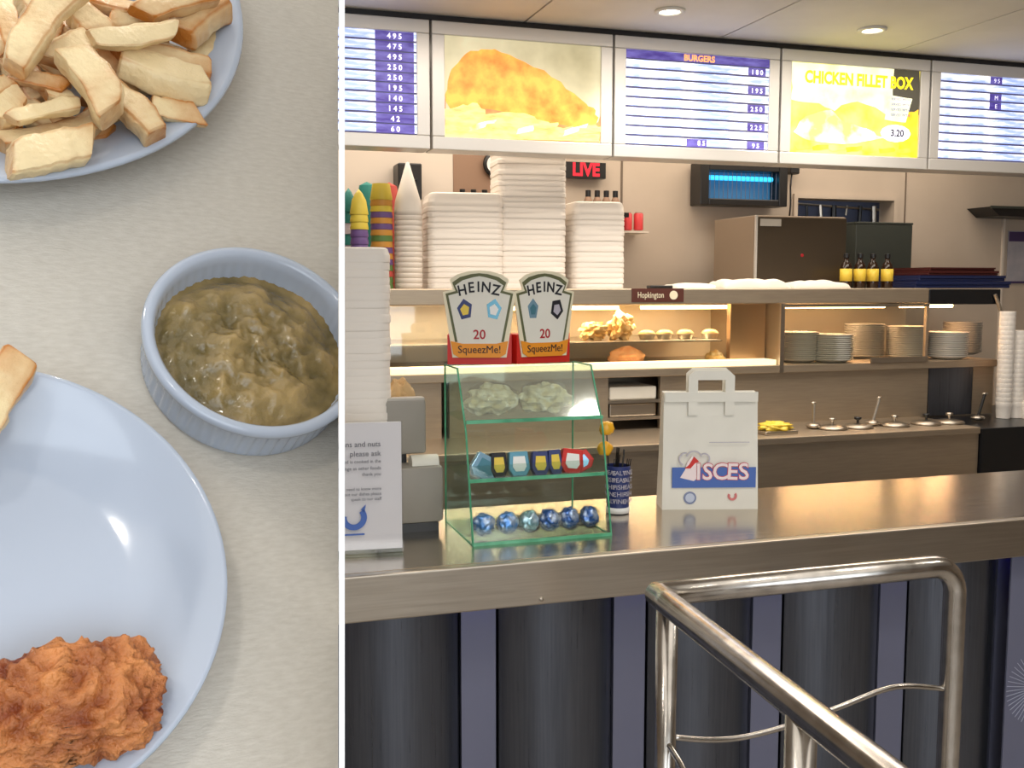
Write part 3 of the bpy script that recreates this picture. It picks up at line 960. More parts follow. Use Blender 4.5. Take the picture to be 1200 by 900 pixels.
def tray(W, Dp, Hh, name='foam_tray'):
    """open foam box half, mouth down, rounded corners and a lip"""
    bm = B()
    prof = [(1.0, 0.0, 0), (1.0, .0135, 0), (.990, .0150, 0), (.978, Hh * .6, 0), (.94, Hh * .9, 0), (.87, Hh, 0)]
    rings = []
    for (s, z, _) in prof:
        poly = rrect(-W / 2 * s, W / 2 * s, -Dp / 2 * s, Dp / 2 * s, .030, 3)
        rings.append([bm.verts.new((a, b, z)) for a, b in poly])
    n = len(rings[0])
    for i in range(len(rings) - 1):
        for k in range(n):
            bm.faces.new((rings[i][k], rings[i][(k + 1) % n], rings[i + 1][(k + 1) % n], rings[i + 1][k]))
    bm.faces.new(rings[-1])
    bm.faces.new(rings[0][::-1])
    bmesh.ops.recalc_face_normals(bm, faces=bm.faces[:])
    return bm


def stack_of(W, Dp, Hh, pitch, n, loc, label, group, rot=0.0, jit=.0012, cat='food box', m='foam'):
    me = None
    rnd = random.Random(int(loc[0] * 1000))
    for k in range(n):
        if me is None:
            o = obj('foam_tray', tray(W, Dp, Hh), M[m], None, 'auto')
            me = o.data
        else:
            o = bpy.data.objects.new('foam_tray', me)
            COL.objects.link(o)
        tag(o, label if k < n - 1 else 'topmost ' + label, cat, group)
        o.location = (loc[0] + rnd.uniform(-jit, jit), loc[1] + rnd.uniform(-jit, jit), loc[2] + k * pitch)
        o.rotation_euler = (0, 0, rot + rnd.uniform(-.01, .01))


p = atY(462, 480, 2.06)
stack_of(.15, .12, .03, .0152, 37, (p.x - .078, 2.09, CZ), 'white foam box in the tall stack at the left end of the counter', 'foam boxes stacked beside the till', rot=-.15)

# ------------------------------------------------------------------ frying range behind the counter
YF = 3.52
rg = thing('frying_range', 'stainless steel frying range with a heated glass display, behind the counter', 'frying range', (1.9, 3.8, 0))


def rp(name, bm, m, smooth=False, label=None):
    o = obj(name, bm, m, rg, smooth)
    o.data.transform(Matrix.Translation((-1.9, -3.8, 0)))
    if label:
        o['label'] = label
    return o


RX, RE = 0.2, 3.30
xb = atY(1089, 345, YF).x
rp('top_shelf', box(B(), RX, xb, YF, 4.16, 1.48, 1.54, .004), M['steel_warm'])
rp('black_top_end', box(B(), xb + .001, RE, YF, 4.16, 1.472, 1.535, .003), M['black_panel'])
zb = 1.235
xpost0, xpost1 = atY(870, 400, YF).x, atY(917, 400, YF).x
rp('display_base', box(B(), RX, RE, YF, 4.16, zb - .03, zb, .002), M['steel_warm'])
rp('display_back', box(B(), RX, RE, 4.12, 4.16, zb, 1.48), mat('pale_display_lining', (216, 206, 186), 0.35, 0.25))
rp('end_panel', box(B(), xpost0 + .02, xpost1 + .0, YF + .13, YF + .16, zb, 1.48), M['orange_lit_panel'])
rp('display_post', box(B(), xpost1 - .012, xpost1 + .006, YF - .004, YF + .012, zb - .03, 1.48), M['steel'])
rp('display_post', box(B(), xb - .012, xb, YF - .004, YF + .012, zb, 1.48), M['steel_warm'])
rp('display_divider', box(B(), xpost1 + .006, xpost1 + .012, YF + .012, 4.12, zb, 1.48), M['steel_warm'])
rp('glass_pane', box(B(), RX, xpost1 - .014, YF, YF + .004, zb, 1.478), M['glass'])
rp('glass_pane', box(B(), xpost1 + .008, xb - .014, YF, YF + .004, zb, 1.478), M['glass'])
rp('display_rail', box(B(), xpost1, xb, YF - .006, YF + .002, 1.465, 1.476), M['steel'])
rp('display_rail', box(B(), atY(1020, 420, YF).x, xb, YF - .006, YF + .002, zb, zb + .022), M['steel'])
rp('lit_edge', box(B(), RX, xpost1 - .02, YF + .01, YF + .10, zb + .001, zb + .022), M['warmshelf'], label='display floor edge with the lamp light put in as glow')
rp('inner_shelf', box(B(), RX, xpost0, YF + .16, 4.1, 1.325, 1.331), M['steel'])
for x0 in (RX + .05, 1.2, 1.75):
    rp('heat_lamp', tube(B(), [(x0, 3.80, 1.462), (x0 + .45, 3.80, 1.462)], .008, 10), M['heat'])
rp('heat_lamp', tube(B(), [(xpost1 + .1, 3.74, 1.462), (xb - .05, 3.74, 1.462)], .008, 10), M['heat'])
rp('heat_lamp', tube(B(), [(xb + .03, 3.74, 1.462), (RE - .06, 3.74, 1.462)], .008, 10), M['heat'])
area('glow_of_heat_lamp', (1.3, 3.8, 1.455), (1.3, 3.78, 0), 2.1, .05, 14, (1.0, .80, .55))
area('glow_of_heat_lamp', ((xpost1 + xb) / 2, 3.72, 1.455), ((xpost1 + xb) / 2, 3.70, 0), .6, .05, 3.0, (1.0, .62, .36))
area('glow_of_heat_lamp', ((RE + xb) / 2, 3.72, 1.455), ((RE + xb) / 2, 3.70, 0), .3, .05, 1.6, (1.0, .55, .28))
# riser, ledge and lower front
gapx = atY(522, 480, YF).x
rp('riser_panel', box(B(), RX, gapx - .01, YF + .02, YF + .04, 1.0, zb - .03), M['steel_warm'])
rp('riser_panel', box(B(), gapx + .02, atY(715, 480, YF).x, YF + .02, YF + .04, 1.0, zb - .03), M['steel_warm'])
rp('riser_panel', box(B(), atY(776, 480, YF).x, atY(1090, 480, YF).x, YF + .02, YF + .04, 1.0, zb - .03), M['steel_warm'])
rp('riser_panel', box(B(), atY(1091, 480, YF).x, RE - .11, YF + .02, YF + .04, 1.0, zb - .03), M['steel_front'])
rp('riser_panel', box(B(), RE - .108, RE, YF + .02, YF + .04, 1.0, zb - .03), M['steel_warm'])
rp('cavity_back', box(B(), RX, RE, YF + .30, YF + .31, .9, zb - .03), M['steel_warm'])
LX1 = atZ(1150, 501, 1.0).x
rp('ledge', box(B(), RX, LX1, 3.19, YF + .3, .975, 1.0, .003), M['steel_warm'])
rp('front_panel', box(B(), RX, LX1, 3.20, 3.22, .1, .974), M['steel_warm'])
rp('range_body', box(B(), RX + .02, LX1 - .02, 3.225, 4.1, .05, .97), M['steel_front'])
rp('black_end', box(B(), LX1 + .004, LX1 + .8, 3.19, YF + .3, .1, .995, .004), M['black_panel'])
rp('side_strut', tube(B(), [atY(1166, 345, YF - .01), atY(1196, 430, YF - .01)], .008, 8), M['steel'])
# shelf gap with papers left of the bag
gx0, gx1 = atY(715, 480, YF).x, atY(776, 480, YF).x
for z in (1.05, 1.115):
    rp('slot_shelf', box(B(), gx0, gx1, YF + .02, YF + .28, z - .012, z), M['steel'])
for z, hh, lab in ((1.0505, .05, 'stack of wrapping paper on the lower slot of the range'), (1.1155, .05, 'white paper packs on the upper slot of the range')):
    tag(obj('paper_pack', box(B(), gx0 + .01, gx1 - .01, YF + .03, YF + .22, z, z + hh, .006), M['paperwhite'] if z > 1.1 else M['steel']), lab, 'paper')
# maker's plate on the top shelf edge
p0, p1 = atY(740, 354, YF), atY(801, 338, YF)
pl_o = tag(obj('name_plate', box(B(), p0.x, p1.x, YF - .003, YF, p0.z, p1.z), mat('brown_plate', (88, 48, 40), .4)), 'small brown name plate on the steel edge of the range', 'plate')
text(pl_o, 'Hopkington', .032, (p0.x + (p1.x - p0.x) * .36, YF - .004, (p0.z + p1.z) / 2), M['creamcard'], .0004, sx=.72)
obj('round_print', prism(B(), arc(p0.x + (p1.x - p0.x) * .80, (p0.z + p1.z) / 2, .017, 0, 345, 14), YF - .005, YF - .002), M['creamcard'], pl_o)

# ladles, lids and food on the ledge
for k, (px, py, tilt, hh) in enumerate([(953, 476, 0, .10), (1022, 474, .28, .11), (1145, 465, .3, .11)]):
    q = atY(px, 500, 3.36)
    t = thing('ladle', ['upright steel ladle handle behind the yellow food', 'leaning steel ladle handle in the middle of the ledge', 'dark leaning ladle handle at the right end of the ledge'][k], 'ladle', (q.x, 3.36, 1.0))
    obj('handle', tube(B(), [(0, 0, .008), (tilt * hh, 0, hh)], .006, 10), M['steel'] if k < 2 else M['dark'], t)
    obj('hook', ellipsoid(B(), (tilt * hh, 0, hh), .012, .008, .006, 2), M['steel'], t, True)
    obj('bowl', ellipsoid(B(), (0, 0, .012), .028, .028, .012, 3), M['steel'], t, True)
for k, px in enumerate((975, 1005, 1048, 1085, 1112)):
    q = atY(px, 500, 3.33)
    t = thing('pan_lid', ['leftmost', 'second', 'third', 'fourth', 'rightmost'][k] + ' round steel pan lid along the range ledge', 'pan lid', (q.x, 3.33, 1.0), 0, 'pan lids on the ledge')
    obj('rim', lathe(B(), [(0, 0), (.055, 0), (.06, .004), (.055, .010), (.02, .018), (0, .019)], seg=28), M['steel'], t, True)
    obj('knob', lathe(B(), [(.005, .018), (.005, .03), (.014, .034), (.014, .042), (0, .044)], seg=16), M['dark'] if k % 2 else M['steel'], t, True)
q = atY(908, 503, 3.30)
t = thing('food_tray', 'shallow tray of yellow food beside the carrier bag', 'tray', (q.x, 3.30, 1.0))
obj('pan', box(B(), -.07, .07, -.05, .06, 0, .014, .004), M['steel'], t)
obj('yellow_food', crumple(.062, .045, .018, 5, 4, .4), M['yellow'], t, True, loc=(0, 0, .024))['kind'] = 'stuff'
# foam cups / boxes at the right end
for px, py, hpx, r_, lab in ((1169, 378, 112, .032, 'tall column of nested white cups at the right end of the range'), (1183, 402, 90, .034, 'shorter column of nested white cups beside the tall one')):
    q = atY(px, 490, 3.45)
    n = int(hpx * 4.25 / F / .02)
    me = None
    for k in range(n):
        if me is None:
            o = obj('foam_cup', lathe(B(), [(0, .0), (r_ * .86, .0), (r_ * .97, .05), (r_, .052), (r_, .067), (0, .067)], seg=24), M['foam'], None, 'auto')
            me = o.data
        else:
            o = bpy.data.objects.new('foam_cup', me)
            COL.objects.link(o)
        tag(o, lab.replace('tall column of nested white cups', 'white foam cup nested in the tall column').replace('shorter column of nested white cups', 'white foam cup nested in the shorter column'), 'cup', 'nested foam cups, ' + ('tall column' if py == 378 else 'short column'))
        o.location = (q.x, 3.42, .9965 + k * .02)
q = atY(1204, 490, 3.40)
stack_of(.09, .09, .03, .012, 5, (q.x, 3.36, .996), 'white foam box in the low pile beside the cup columns', 'foam boxes beside the cup columns')

# plates inside the heated display
pme = None
stk = [(935, 3.66, 14, 'first plate stack left of the hot cupboard'), (975, 3.60, 13, 'low front plate stack'), (1012, 3.78, 17, 'tall plate stack in the middle'), (1062, 3.68, 16, 'plate stack by the right post'), (1110, 3.62, 13, 'plate stack in the black framed end'), (1127, 3.85, 17, 'rear plate stack in the black framed end')]
for (px, y, n, lab) in stk:
    q = atY(px, 410, y)
    for k in range(n):
        if pme is None:
            o = obj('dinner_plate', lathe(B(), [(0, 0), (.055, 0), (.084, .013), (.086, .017), (.083, .017), (.055, .004), (0, .004)], seg=36), M['plate_grey'], None, True)
            pme = o.data
        else:
            o = bpy.data.objects.new('dinner_plate', pme)
            COL.objects.link(o)
        tag(o, 'grey white plate in the ' + lab, 'plate', 'plates in the ' + lab)
        o.location = (q.x + random.uniform(-.0015, .0015), y, zb + .0005 + k * .0083)

# food in the display
foods = [(695, 386, 'chips', 'heap of chips at the left of the warm display'), (728, 384, 'chips', 'tall heap of golden chips in the warm display'),
         (758, 384, 'pie', 'pale pie left of three others on the display shelf'), (779, 386, 'pie', 'dark rimmed pie, second on the display shelf'),
         (803, 385, 'pie', 'pie with pale top, third on the display shelf'), (832, 385, 'pie', 'pie at the right end of the display shelf')]
for px, py, kind, lab in foods:
    q = atY(px, 390, 3.80)
    if kind == 'pie':
        t = thing('pie', lab, 'pie', (q.x, 3.80, 1.3315), 0, 'pies on the display shelf')
        obj('foil_dish', lathe(B(), [(0, 0), (.028, 0), (.036, .02), (.038, .02), (.038, .022), (0, .022)], seg=24), M['foil'], t, 'auto')
        obj('crust', lathe(B(), [(.034, .022), (.034, .027), (.022, .036), (0, .040)], seg=24), M['steam_food'], t, True)
    else:
        o = obj('chip_heap', crumple(.048, .04, .05 if '728' in str(px) else .034, px, 4, .6), M['steam_food'])
        tag(o, lab, 'chips', None, 'stuff')
        o.location = (q.x, 3.80, 1.333 + .75 * (.05 if '728' in str(px) else .034) * 1.25)
for px, y, lab, w_ in ((738, 3.65, 'orange battered fish fillet on the display floor, left', .07), (842, 3.64, 'small pale pie crust on the display floor, right', .035)):
    q = atY(px, 410, y)
    zz_ = .034 if w_ > .05 else .023
    o = tag(obj('fish_fillet' if w_ > .05 else 'pasty', crumple(w_, .04, .038 if w_ > .05 else .028, px, 4, .3), M['fishbit'] if w_ > .05 else M['steam_food'], None, True), lab, 'fish' if w_ > .05 else 'pasty')
    o.location = (q.x, y + .03, zb + zz_)
# brown paper bag at left behind till
q = atY(470, 500, 2.12)
o = tag(obj('paper_bag', crumple(.035, .02, .075, 4, 4, .35), M['brownpaper'], None, False), 'crumpled brown paper bag between the foam boxes and the till', 'bag')
o.location = (q.x, 2.135, CZ + .22)

# ------------------------------------------------------------------ things on top of the range
ZS = 1.54
ux = 4.0 / F


def onshelf(px, Y):
    return atY(px, 335, Y).x


grp = 'foam boxes stacked on the range'
stack_of(.29, .20, .05, .0205, 16, (onshelf(542, 3.80), 3.80, ZS), 'white foam box in the wide left stack on the range', 'left foam stack on the range', rot=-.1)
stack_of(.27, .20, .05, .0205, 30, (onshelf(620, 3.78), 3.80, ZS), 'white foam box in the tallest stack behind the fish picture', 'tallest foam stack on the range', rot=-.1)
stack_of(.215, .20, .05, .0205, 15, (onshelf(694, 3.80), 3.80, ZS), 'white foam box in the stack right of the tallest one', 'right foam stack on the range', rot=-.1)
cme = None
for k in range(15):
    if cme is None:
        o = obj('paper_cone', lathe(B(), [(.050, 0), (.052, 0), (.052, .018), (.0475, .055), (.006, .195), (0, .198), (0, .186), (.046, .04), (.050, 0)], seg=28), M['foam'], None, True)
        cme = o.data
    else:
        o = bpy.data.objects.new('paper_cone', cme)
        COL.objects.link(o)
    tag(o, 'white paper cone nested in the pointed stack left of the foam boxes', 'paper cone', 'nested paper cones')
    o.location = (onshelf(479, 3.75), 3.75, ZS + k * .0192)
    o.rotation_euler = (0, 0, k)


def cups(px, Y, cols, pitch, r_, tip, lab):
    for k, c in enumerate(cols):
        prof = [(r_, 0), (r_ * 1.03, .003), (r_ * .80, .05), (r_ * .4, .075 if tip else .052), (0, .09 if tip else .052), (0, 0)] if tip else [(0, 0), (r_, 0), (r_ * 1.04, .004), (r_ * .8, .06), (0, .06)]
        o = obj('ice_cup', lathe(B(), prof, seg=24), M['cup_' + c], None, 'auto')
        tag(o, f'{c} cup nested in {lab}', 'cup', f'{c} cups in {lab}')
        o.location = (onshelf(px, Y), Y, ZS + k * pitch)


cups(422, 3.62, ['pale', 'pale', 'teal', 'teal', 'violet', 'violet', 'violet', 'violet', 'yellow', 'yellow', 'yellow'], .026, .032, True, 'the pointed coloured stack at the left')
cups(448, 3.74, ['green', 'green', 'red', 'green', 'violet', 'orange', 'violet', 'orange', 'green', 'orange', 'violet', 'orange', 'violet', 'yellow', 'orange', 'yellow'], .0215, .040, False, 'the striped stack beside the cones')
cups(410, 3.8, ['red', 'pale', 'teal', 'pale', 'teal', 'pale', 'teal', 'teal'], .04, .028, True, 'the stack hidden at the far left')
for px, c, y in ((430, 'teal', 4.0), (456, 'red', 4.0)):
    q = atY(px, 218, y)
    o = tag(obj('ice_tub', lathe(B(), [(0, 0), (.034, 0), (.038, .36), (.03, .40), (0, .415)], seg=24), M['cup_' + c], None, 'auto'), f'tall {c} tub with a domed top behind the coloured cups', 'tub')
    o.location = (q.x, y, ZS)
# black speaker behind the cones
q = atY(479, 212, 4.2)
t = thing('speaker', 'small black box on the wall behind the white cones', 'speaker', (q.x, 4.22, q.z))
obj('cabinet', box(B(), -.05, .05, -.05, .06, -.08, .07, .006), M['dark'], t)
obj('cone', lathe(B(), [(0, 0), (.02, .004), (.03, .0)], seg=20), M['black_panel'], t, True, loc=(0, -.052, 0))
# bottles with dark caps on a wall shelf, clock and red display
for (pa, pb, lab) in ((533, 585, 'left'), (680, 724, 'right')):
    xa, xc = atY(pa, 232, 4.2).x, atY(pb, 232, 4.2).x
    zsh = atY(pa, 250, 4.2).z
    tag(obj('wall_shelf', box(B(), xa - .01, xc + .01, 4.10, 4.2848, zsh - .02, zsh), M['dark']), f'narrow dark shelf behind the {lab} foam stack', 'shelf')
    n = 4
    for k in range(n):
        x = xa + .025 + (xc - xa - .05) * k / (n - 1)
        t = thing('small_bottle', f'small bottle with a dark cap on the shelf behind the {lab} foam stack', 'bottle', (x, 4.17, zsh), 0, f'capped bottles behind the {lab} foam stack')
        obj('body', lathe(B(), [(0, 0), (.018, 0), (.018, .055), (.008, .075), (0, .075)], seg=16), M['brownboard'], t, True)
        obj('cap', lathe(B(), [(0, .07), (.012, .07), (.012, .098), (0, .1)], seg=16), M['dark'], t, 'auto')
q = atY(580, 193, 4.28)
t = thing('wall_clock', 'small round clock half hidden beside the tallest foam stack', 'clock', (q.x, 4.28, q.z))
bm = lathe(B(), [(0, 0), (.05, 0), (.056, .008), (.05, .014), (0, .010)], seg=28)
bm.transform(Matrix.Rotation(math.pi / 2, 4, 'X'))
obj('case', bm, M['dark'], t, True)
bm = lathe(B(), [(0, .015), (.040, .015), (.040, .0155), (0, .0155)], seg=28)
bm.transform(Matrix.Rotation(math.pi / 2, 4, 'X'))
obj('face', bm, M['card'], t)
obj('hands', box(B(), -.002, .002, -.018, -.016, 0, .03), M['dark'], t)
p0, p1 = atY(663, 208, 4.25), atY(710, 191, 4.25)
t = thing('letter_display', 'small red lettered display on the back wall under the signs', 'display', (p0.x, 4.25, p0.z))
obj('housing', box(B(), 0, p1.x - p0.x, 0, .04, 0, p1.z - p0.z), M['dark'], t)
text(t, 'LIVE', .078, ((p1.x - p0.x) / 2, -.001, (p1.z - p0.z) / 2), M['red_led'], .0006, sx=.9, bold=.003)
for px, lab in ((735, 'left one of two red cans on the wall ledge'), (748, 'right one of two red cans on the wall ledge')):
    q = atY(px, 270, 4.2)
    t = thing('drink_can', lab, 'can', (q.x, 4.2, q.z), 0, 'red cans')
    obj('body', lathe(B(), [(0, 0), (.018, .0), (.0215, .004), (.0215, .07), (.017, .076), (0, .076)], seg=20), M['redcan'], t, 'auto')
    obj('lid', lathe(B(), [(0, .0765), (.016, .0765), (.016, .079), (0, .078)], seg=20), M['steel'], t)
q0, q1 = atY(727, 271, 4.2), atY(756, 271, 4.2)
tag(obj('can_ledge', box(B(), q0.x, q1.x, 4.16, 4.2948, q0.z - .008, q0.z - .0005), M['wallwhite']), 'short pale ledge under the two red cans', 'shelf')

# insect killer
p0, p1 = atY(818, 240, 4.2), atY(921, 194, 4.2)
W, Hh = p1.x - p0.x, p1.z - p0.z
t = thing('insect_killer', 'black electric insect killer glowing blue on the back wall', 'insect killer', (p0.x, 4.18, p0.z))
for nm, a, b, c, d in (('end_cap', 0, .045, 0, Hh), ('end_cap', W - .045, W, 0, Hh), ('top_rail', .045, W - .045, Hh - .035, Hh), ('bottom_rail', .045, W - .045, 0, .03)):
    obj(nm, box(B(), a, b, 0, .10, c, d, .004), M['dark'], t)
obj('reflector', box(B(), .045, W - .045, .08, .1, .03, Hh - .035), M['uvgrid'], t)
obj('uv_tube', tube(B(), [(.06, .04, Hh * .66), (W - .06, .04, Hh * .66)], .011, 12), M['uv'], t, True)
bm = B()
for k in range(16):
    x = .055 + (W - .11) * k / 15
    tube(bm, [(x, .012, .03), (x, .012, Hh - .035)], .0015, 5)
obj('wire_grid', bm, M['hatchblue'], t)
q = atY(926, 200, 4.28)
t = thing('plug_lead', 'black plug and hanging lead right of the insect killer', 'cable', (q.x, 4.28, q.z))
obj('plug', box(B(), -.025, .025, -.045, 0, -.02, .025, .006), M['dark'], t)
obj('lead', tube(B(), [(-.01, -.03, -.02), (-.012, -.025, -.08), (-.006, -.02, -.16), (-.014, -.02, -.26)], .004, 8), M['dark'], t, True)

# oven
xL, xR = atY(884, 300, 3.80).x, atY(990, 300, 3.80).x
zt = atY(884, 252, 3.80).z
t = thing('oven', 'brown steel box oven standing on the range below the insect killer', 'oven', ((xL + xR) / 2, 3.95, ZS))
hw = (xR - xL) / 2
hD = .20
obj('casing', box(B(), -hw, hw, -.148, hD, 0, zt - ZS, .004), M['oven_side'], t)
od = obj('door', box(B(), -hw + .008, hw, -.156, -.149, .02, zt - ZS - .006, .002), M['oven_dark'], t)
obj('door_edge', box(B(), -hw - .001, -hw + .008, -.158, -.148, 0, zt - ZS), M['frame_alu'], t)
obj('makers_label', box(B(), -hw + .02, -hw + .12, -.159, -.156, zt - ZS - .045, zt - ZS - .015), M['tilltop'], od)
lb = obj('lamp_button', lathe(B(), [(0, 0), (.007, 0), (.007, .003), (0, .004)], seg=14), M['redink'], od, loc=(hw * .02, -.156, .14))
lb.rotation_euler = (math.pi / 2, 0, 0)
obj('side_top', box(B(), -hw - .0015, -hw, -.145, hD - .01, .01, zt - ZS - .01), M['oven_side'], t)

# hatch in the wall with board and utensils
obj_h = thing('hatch_shelving', 'blue grey board with hanging utensils seen through the wall hatch', 'shelving', (3.06, 4.45, 1.25))
obj('back_board', box(B(), -.33, .40, .10, .12, -.0, .9), M['hatchblue'], obj_h)
obj('shelf', box(B(), -.33, .40, .0, .1, .42, .44), M['hatchdark'], obj_h)
obj('rail', tube(B(), [(-.33, 0.05, .72), (.40, 0.05, .69)], .006, 8), M['steel'], obj_h)
rnd = random.Random(4)
for k in range(9):
    x = -.32 + .08 * k
    obj('hanging_tool', tube(B(), [(x, 0.05, .71), (x + rnd.uniform(-.01, .01), 0.05, .70 - rnd.uniform(.03, .12))], .006 + .004 * (k % 3), 6), M['dark'] if k % 2 else M['steel'], obj_h)
fx0, fx1, fz0, fz1 = 2.77, 3.36, 1.25, 1.99
bm = B()
for a, b, c, d in ((fx0, fx0 + .02, fz0, fz1 - .02), (fx1 - .02, fx1, fz0, fz1 - .02), (fx0, fx1, fz1 - .02, fz1)):
    box(bm, a, b, 4.285, 4.40, c, d)
struct('trim_5', bm, M['wall'])
bm = B()
box(bm, 2.66, 3.50, 4.58, 4.60, 1.2, 2.4)
box(bm, 2.66, 2.68, 4.4, 4.58, 1.2, 2.4)
box(bm, 3.48, 3.50, 4.4, 4.58, 1.2, 2.4)
box(bm, 2.68, 3.48, 4.4, 4.58, 2.38, 2.4)
box(bm, 2.68, 3.48, 4.4, 4.58, 1.2, 1.25)
struct('wall_hatch', bm, M['wall'])
xL, xR = atY(984, 300, 4.20).x, atY(1049, 300, 4.20).x
t = thing('dark_cabinet', 'dark green grey box behind the vinegar bottles', 'cabinet', ((xL + xR) / 2, 4.17, ZS))
hw = (xR - xL) / 2
hz = atY(1020, 263, 4.1).z - ZS
obj('casing', box(B(), -hw, hw, -.09, .085, 0, hz, .004), M['hatchdark'], t)
obj('lid', box(B(), -hw - .002, hw + .002, -.092, .087, hz, hz + .010, .002), M['hatchdark'], t)
area('light_behind_hatch', (3.06, 4.46, 2.36), (3.06, 4.6, 1.4), .5, .1, .8, (.85, .92, 1.0))

# vinegar bottles
proto = None
for k, px in enumerate((991, 1007, 1022, 1039)):
    lab = ['leftmost', 'second from left', 'third from left', 'rightmost'][k] + ' of the four dark bottles with yellow labels on the range'
    x = onshelf(px, 3.70)
    if proto is None:
        proto = thing('vinegar_bottle', lab, 'bottle', (x, 3.70, ZS), 0, 'vinegar bottles on the range')
        obj('body', lathe(B(), [(0, 0), (.024, 0), (.025, .004), (.025, .085), (.018, .105), (.010, .115), (.010, .13), (0, .13)], seg=24), M['sauce'], proto, True)
        obj('paper_label', lathe(B(), [(.0253, .030), (.0257, .030), (.0257, .082), (.0253, .082)], seg=24), M['yellow'], proto, True)
        obj('cap', lathe(B(), [(0, .128), (.0125, .128), (.0125, .146), (0, .148)], seg=16), M['dark'], proto, 'auto')
    else:
        dup(proto, (x, 3.70, ZS), lab)
# cloths and papers


def wad(W, Dp, Hh, seed, m):
    bm = B()
    bmesh.ops.create_grid(bm, x_segments=24, y_segments=16, size=.5)
    top = {}
    for v in bm.verts:
        fx, fy_ = abs(v.co.x) * 2, abs(v.co.y) * 2
        edge = (1 - fx ** 14) * (1 - fy_ ** 10)
        z = Hh * edge * (.8 + .35 * noise.noise(Vector((v.co.x * 4 + seed, v.co.y * 4, 0))))
        v.co = Vector((v.co.x * W, v.co.y * Dp, max(z, 0.001)))
    g = bmesh.ops.extrude_face_region(bm, geom=bm.faces[:])
    for v in g['geom']:
        if isinstance(v, bmesh.types.BMVert):
            v.co.z = 0
    bmesh.ops.recalc_face_normals(bm, faces=bm.faces[:])
    return bm


for k, (pa, pb, Y, h_, lab, m) in enumerate([(837, 916, 3.63, .040, 'folded white cloth on the range below the oven', 'cloth'), (918, 985, 3.63, .034, 'second folded white cloth, beside the vinegar bottles', 'cloth'), (784, 838, 3.70, .022, 'flat sheaf of white paper left of the cloths', 'paperwhite')]):
    xa, xc = onshelf(pa, Y), onshelf(pb, Y)
    o = tag(obj('folded_cloth' if m == 'cloth' else 'paper_sheaf', wad(xc - xa, .16, h_, k * 3, m), M[m], None, True), lab, 'cloth' if m == 'cloth' else 'paper')
    o.location = ((xa + xc) / 2, Y, ZS)
o = tag(obj('dark_remote', box(B(), onshelf(760, 3.58), onshelf(786, 3.58), 3.56, 3.60, ZS, ZS + .012, .003), M['dark']), 'small dark flat object on the range above the name plate', 'remote')
# trays
for k, (pa, pb, y0, hh, m, lab) in enumerate([(1048, 1156, 0, .030, 'traynavy', 'navy tray at the bottom of the tray pile'), (1052, 1150, .0305, .024, 'traynavy', 'navy tray in the middle of the tray pile'), (1062, 1142, .055, .020, 'trayred', 'maroon tray under the top of the tray pile'), (1064, 1138, .0755, .014, 'trayred', 'maroon tray on top of the tray pile')]):
    Y = 3.8
    xa, xc = onshelf(pa, Y), onshelf(pb, Y)
    zz = ZS - .004 if xc > xb else ZS
    t = thing('serving_tray', lab, 'tray', ((xa + xc) / 2, Y, ZS + y0 + .0005), 0, 'pile of trays')
    hw = (xc - xa) / 2
    obj('base', box(B(), -hw, hw, -.14, .14, 0, hh * .5, .003), M[m], t)
    bm = B()
    for a, b, c, d in ((-hw, hw, -.145, -.135), (-hw, hw, .135, .145), (-hw, -hw + .01, -.135, .135), (hw - .01, hw, -.135, .135)):
        box(bm, a, b, c, d, hh * .5, hh)
    obj('raised_rim', bm, M[m], t)
# wall shelf and poster on the right
p0, p1 = atY(1150, 243, 4.2), atY(1215, 236, 4.2)
t = thing('wall_hood', 'dark slanting shelf fixed high at the right end of the wall', 'shelf', (p0.x, 4.3, p0.z))
obj('board', prism(B(), [(0, 0), (.5, 0), (.5, -.05), (.06, -.045)], -.16, 0), M['dark'], t)
obj('face_strip', box(B(), .0, .5, -.168, -.16, -.008, .004), M['hatchdark'], t)
p0, p1 = atY(1180, 332, 4.29), atY(1262, 272, 4.29)
t = thing('wall_poster', 'grey notice with a purple heading band on the right of the back wall', 'poster', (p0.x, 4.298, p0.z))
W, Hh = p1.x - p0.x, p1.z - p0.z
obj('sheet', box(B(), 0, W, -.004, 0, 0, Hh), M['posterpaper'], t)
obj('heading_band', box(B(), .004, W - .004, -.006, -.004, Hh * .80, Hh * .985), M['posterpurple'], t)
obj('footer_band', box(B(), .004, W - .004, -.006, -.004, 0.0, Hh * .04), M['posterpurple'], t)
x = atY(1174, 300, 4.3).x
struct('trim_6', box(B(), x - .008, x + .004, 4.288, 4.3, .9, 1.92), M['wallwhite'])

# ------------------------------------------------------------------ the tilted cafe table beside the counter
S = 1.15
nc = Vector((0.6, 0.7, 1.0)).normalized()
uc = Vector((0, 1, 0)).cross(nc).normalized()
vc = nc.cross(uc)


def c2w(v):
    return RT * v.x + UP * v.y - FW * v.z


u, v_, n_ = c2w(uc), c2w(vc), c2w(nc)
rim_c = Vector(((304.7 - 600) / F, -(393.9 - 450) / F, -1)) * 0.36 * S
T = CAM + c2w(rim_c - nc * 0.0224 * S)
TM = Matrix.Translation(T) @ Matrix((u, v_, n_)).transposed().to_4x4()
TI = TM.inverted()


def tb(px, py, h=0.0):
    """point on the table (table coordinates) seen at a pixel, h above its top"""
    o = TI @ CAM
    d = TI.to_3x3() @ ray(px, py)
    return o + d * ((h - o.z) / d.z)


def depth_at(q):
    return (TM @ q - CAM).dot(FW)


# divider
dv0, dv1 = 397.0, 404.0
bm = B()
vs = []
for (t0, hh) in ((.30, 0), (.78, 0)):
    for px in (dv0, dv1):
        pass


